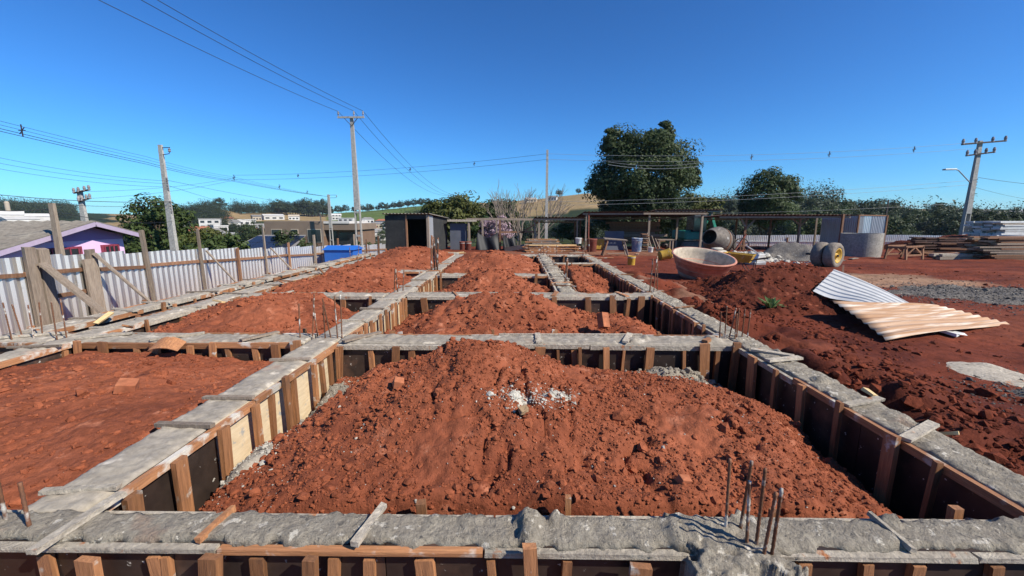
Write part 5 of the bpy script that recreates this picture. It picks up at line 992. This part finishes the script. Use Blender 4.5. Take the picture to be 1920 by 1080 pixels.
# ---------------- poles and cables ----------------
def pole(label,x,y,z0,z1_,w0,w1,slot=0,arms=(),mat='pole_concrete',name='utility_pole',lean=0):
    t=thing(name,label,'utility pole',(x,y,z0)); H=z1_-z0
    def wz(z): return w0+(w1-w0)*z/H
    s=slot
    if slot:
        for sg in (-1,1):
            a,c=wz(0),wz(slot); MB().hexa([(sg*a*.5-.0+(-.06 if sg>0 else 0),-a*.3,0),(sg*a*.5+(.06 if sg<0 else 0),-a*.3,0),(sg*a*.5+(.06 if sg<0 else 0),a*.3,0),(sg*a*.5+(-.06 if sg>0 else 0),a*.3,0),(sg*c*.5+(-.06 if sg>0 else 0),-c*.3,slot),(sg*c*.5+(.06 if sg<0 else 0),-c*.3,slot),(sg*c*.5+(.06 if sg<0 else 0),c*.3,slot),(sg*c*.5+(-.06 if sg>0 else 0),c*.3,slot)]).build('leg',G[mat],t)
        z=.9
        while z<slot: MB().bx(-wz(z)*.5+.06,wz(z)*.5-.06,-wz(z)*.28,wz(z)*.28,z,z+.12).build('web',G[mat],t); z+=1.5
    a,c=wz(s),wz(H); MB().hexa([(-a/2,-a*.32,s),(a/2,-a*.32,s),(a/2,a*.32,s),(-a/2,a*.32,s),(-c/2+lean,-c*.32,H),(c/2+lean,-c*.32,H),(c/2+lean,c*.32,H),(-c/2+lean,c*.32,H)]).build('shaft',G[mat],t)
    for ar_ in arms:
        kind,z,L,off=ar_[:4]; z-=z0
        if kind=='cross':
            am=MB().bx(off-L/2,off+L/2,-.17,-.09,z,z+.1).build('crossarm',G['pole_concrete'],t)
            for xx in (off-L/2+.06,off+L*.12,off+L/2-.06): MB().lathe([(.02,z+.1),(.03,z+.12),(.025,z+.2),(.06,z+.22),(.06,z+.26),(.04,z+.3),(.05,z+.34),(.02,z+.42)],8).build('insulator',G['porcelain'],am,(xx,-.13,0))
            for sg in (-1,1): MB().bar((off+sg*L*.25,-.14,z),(0,-.1,z-.45),.03,.03).build('arm_brace',G['iron_dark'],t)
        elif kind=='bracket':
            MB().tube([(0,0,z),(L,0,z+.02),(L,-.1,z-.35),(0,0,z-.4)],.025,6).build('bracket',G['iron_dark'],t); MB().lathe([(.02,-.12),(.08,-.06),(.05,0),(.08,.06),(.02,.12)],8).build('insulator',G['porcelain'],t,(L,-.05,z-.15))
        elif kind=='rack':
            for k in range(4): MB().lathe([(.02,-.05),(.055,-.04),(.03,0),(.055,.04),(.02,.05)],8).build('insulator',G['porcelain'],t,(wz(z)*.5+.05,-.05,z-k*.2))
        elif kind=='lamp':
            MB().tube([(0,0,z),(-1.25,-.1,z+1.0),(-1.5,-.12,z+1.06)],.035,7).build('lamp_arm',G['galv_dull'],t); MB().prism([(-2.3,-.25,z+1.0),(-1.45,-.2,z+1.02),(-1.45,0,z+1.02),(-2.3,0,z+1.0)],(0,0,.1)).build('lamp_head',G['galv_dull'],t,bevel=.02)
        elif kind=='dark_arm':
            am=MB().bar((off-L/2,-.15,z-.12),(off+L/2,-.15,z+.12),.1,.1).build('crossarm',G['iron_dark'],t)
            for xx in (-.5,-.2,.2,.5): MB().lathe([(.02,-.2),(.09,-.16),(.07,-.05),(.09,.05),(.05,.2)],8).build('insulator',G['porcelain'],am,(off+xx*L*.95,-.15,z+.15+xx*.2))
    return t
pole('tall slender concrete pole with a three-insulator crossarm, left of centre',-10.3,26.5,-2.0,7.75,.46,.19,4.1,[('cross',7.65,1.65,.0)])
pole('concrete pole with side brackets behind the purple house tree',-21.0,24.7,-2.6,5.82,.42,.2,0,[('bracket',5.65,.55,0),('rack',3.9,0,0),('rack',2.55,0,0)])
pole('plain thin pale concrete pole behind the timber frame, near the centre',2.2,32,-2.6,6.65,.26,.15,0)
pole('concrete lattice-foot pole with street lamp arm at the far right',32.2,30.2,-2.0,6.9,.5,.23,3.9,[('dark_arm',6.75,3.0,.1),('dark_arm',6.0,1.9,.0),('lamp',3.9,0,0),('rack',4.3,0,0)])
pole('small concrete pole standing in front of the brown house',-27.4,60,-4,5.0,.5,.3,4.2,[('bracket',4.9,1.2,0)])
pole('short leaning concrete pole with a small crossarm above the purple roof',-31.9,30,-2.6,3.6,.5,.28,0,[('dark_arm',3.5,1.2,.3),('dark_arm',2.9,.9,.4)])
pole('weathered crooked wooden post beside the purple house',-15.3,13.4,-2.3,2.05,.26,.15,0,[],'timber_grey','wooden_pole',.05)
pole('thin dark pole behind the metal hut',30.7,35,-2.5,3.1,.13,.1,0,[],'iron_dark')
pole('far small pole with three insulators above the bushy tree',-9.3,62,-3.5,5.0,.3,.2,0,[('cross',4.6,2.2,0)])
def cable(label,pts,r=.011,sag=.3,mat='cable',n=14,group='overhead cables'):
    P_=[]
    for a,c in zip(pts[:-1],pts[1:]):
        a,c=Vector(a),Vector(c)
        for k in range(n+1):
            f=k/n; P_.append(a.lerp(c,f)+Vector((0,0,-4*sag*f*(1-f))))
    o=MB().tube(P_,r,5,False).build('overhead_cable',G[mat],None); return tag(o,label,'cable',group)
def spacer(label,p,s=.22):
    b=MB(); b.bar((0,0,-s),(0,0,s),.035,.035); b.bar((-s*.6,0,0),(s*.6,0,.0),.03,.03); b.bar((-s*.5,0,-s*.6),(s*.5,0,s*.5),.025,.025)
    tag(b.build('cable_spacer',G['iron_dark'],None,p),label,'cable spacer','spacers on the overhead cables')
T3=[(-11.07,26.37,8.05),(-10.1,26.37,8.07),(-9.53,26.37,8.07)]
for k,(e,f,l) in enumerate((((-14.9,-.5,8.3),(-12.28,13,7.86),'leftmost'),((-13.2,0,8.6),(-11.44,13.5,8.09),'middle'),((-13.5,1,9.0),(-11.35,14,8.33),'rightmost'))):
    cable(f'{l} of the three cables running overhead from the tall crossarm',[T3[k],f,(f[0]*2-T3[k][0],f[1]*2-T3[k][1],f[2]*2-T3[k][2]+.5)],.011,.12)
    cable(f'{l} of the three cables going from the tall crossarm to the far pole',[T3[k],(-10.1+.9*k,62,5.0)],.012,1.5)
A=(-27.5,59.9,4.7)
for k,(z,l) in enumerate(((5.35,'topmost'),(5.2,'second'),(5.05,'third'),(4.95,'lowest'))):
    cable(f'{l} cable of the bundle sloping down from the upper left edge',[(-21,8,z+1.0),(-23.1,26,z-.02*k),(-26.1,38,z-.02),A],.014 if k>1 else .009,.12)
for k,(x,y,z,l) in enumerate(((-22.25,18.9,5.45,'cable spacer near the upper left edge'),(-25.9,38,5.25,'large cable spacer where two lines cross'),(-26.4,46,5.05,'cable spacer just right of the crossing'),(-26.9,53,4.9,'cable spacer farther down the left bundle'))): spacer(l,(x,y,z),.26)
Cp=(2.2,31.9,6.2); Jx=(-26.0,38,5.3); Rp=(31.6,30,6.6)
for k,(dz,l) in enumerate(((.15,'upper'),(-.25,'lower'))):
    cable(f'{l} cable from the crossing to the thin central pole',[(Jx[0],Jx[1],Jx[2]+dz),(Cp[0],Cp[1],Cp[2]+dz)],.010,.35); cable(f'{l} cable from the thin central pole to the far right pole',[(Cp[0],Cp[1],Cp[2]+dz),(Rp[0],Rp[1],Rp[2]+dz)],.009,.45,'cable_pale')
for k,f in enumerate((.24,.43,.61,.80)): spacer(['first','second','third','fourth'][k]+' small spacer from the left on the central cable',(Jx[0]+(Cp[0]-Jx[0])*f,Jx[1]+(Cp[1]-Jx[1])*f,Jx[2]+(Cp[2]-Jx[2])*f-4*.35*f*(1-f)),.16)
for k,f in enumerate((.5,.68,.87)): spacer(['left','middle','right'][k]+' spacer on the cable right of the largest tree',(Cp[0]+(Rp[0]-Cp[0])*f,Cp[1]+(Rp[1]-Cp[1])*f,Cp[2]+(Rp[2]-Cp[2])*f-4*.45*f*(1-f)),.2)
Q=(-20.8,24.6,3.8)
for k,(a,c,r_,l) in enumerate((((-27,20,4.9),(Q[0],Q[1],3.75),.008,'upper thin cable from the left edge to the bracketed pole'),((-27,20,4.6),(Q[0],Q[1],3.6),.008,'second thin cable from the left edge to the bracketed pole'),((-27,20,4.3),(Q[0],Q[1],3.4),.008,'third thin cable from the left edge to the bracketed pole'),((-26,18,2.95),(Q[0],Q[1],2.55),.016,'thick dark cable low across the left sky'),((-26,18,2.7),(Q[0],Q[1],2.3),.010,'thin cable just under the thick dark one'),((-17.5,11.5,2.35),(-15.4,13.3,1.85),.012,'cable from the left edge to the wooden post'),((-15.4,13.3,1.85),(Q[0],Q[1],1.4),.010,'drooping cable from the wooden post to the bracketed pole'),((-31.4,30,3.5),(-26.0,38,5.2),.010,'upper cable from the short leaning pole to the crossing'),((-31.4,30,3.0),(-26.0,38,5.0),.010,'lower cable from the short leaning pole to the crossing'),(Q,(-27.5,60,3.2),.010,'upper thin cable from the bracketed pole down to the town'),((Q[0],Q[1],3.5),(-40,66,2.6),.010,'second thin cable from the bracketed pole down to the town'),((Q[0],Q[1],2.5),(-38,64,.8),.014,'thick cable from the bracketed pole dipping behind the trees'),
   ((3,30,2.75),(33,31,4.3),.009,'upper pale cable crossing in front of the largest tree'),((3,30,2.5),(33,31,4.0),.009,'middle pale cable crossing in front of the largest tree'),((7.5,34,1.95),(34,33,2.7),.009,'low pale cable crossing in front of the largest tree'),((7,33,5.9),(14,33,5.8),.014,'short pale double cable over the largest tree, upper'),((7,33,5.7),(14,33,5.55),.014,'short pale double cable over the largest tree, lower'),((32.3,30,4.4),(48,34,4.0),.014,'thick cable leaving the far right pole to the right'),((32.3,30,3.7),(52,40,3.0),.009,'thin cable leaving the far right pole to the right'))): cable(l,[a,c],r_,.25,'cable_pale' if 'pale' in l else 'cable')
# ---------------- air ----------------
hz=MB().bx(-2750,2750,-60,2750,-13,75).build('haze',None); tag(hz,'thin pale haze over the valley',None,None,'stuff')
hm=bpy.data.materials.new('haze'); hm.use_nodes=True; hn=hm.node_tree; hn.nodes.clear(); ho=hn.nodes.new('ShaderNodeOutputMaterial'); hv=hn.nodes.new('ShaderNodeVolumePrincipled')
hv.inputs['Color'].default_value=(.80,.88,1,1); hv.inputs['Density'].default_value=.00013; hv.inputs['Anisotropy'].default_value=.3; hn.links.new(hv.outputs[0],ho.inputs['Volume']); hz.data.materials.append(hm)
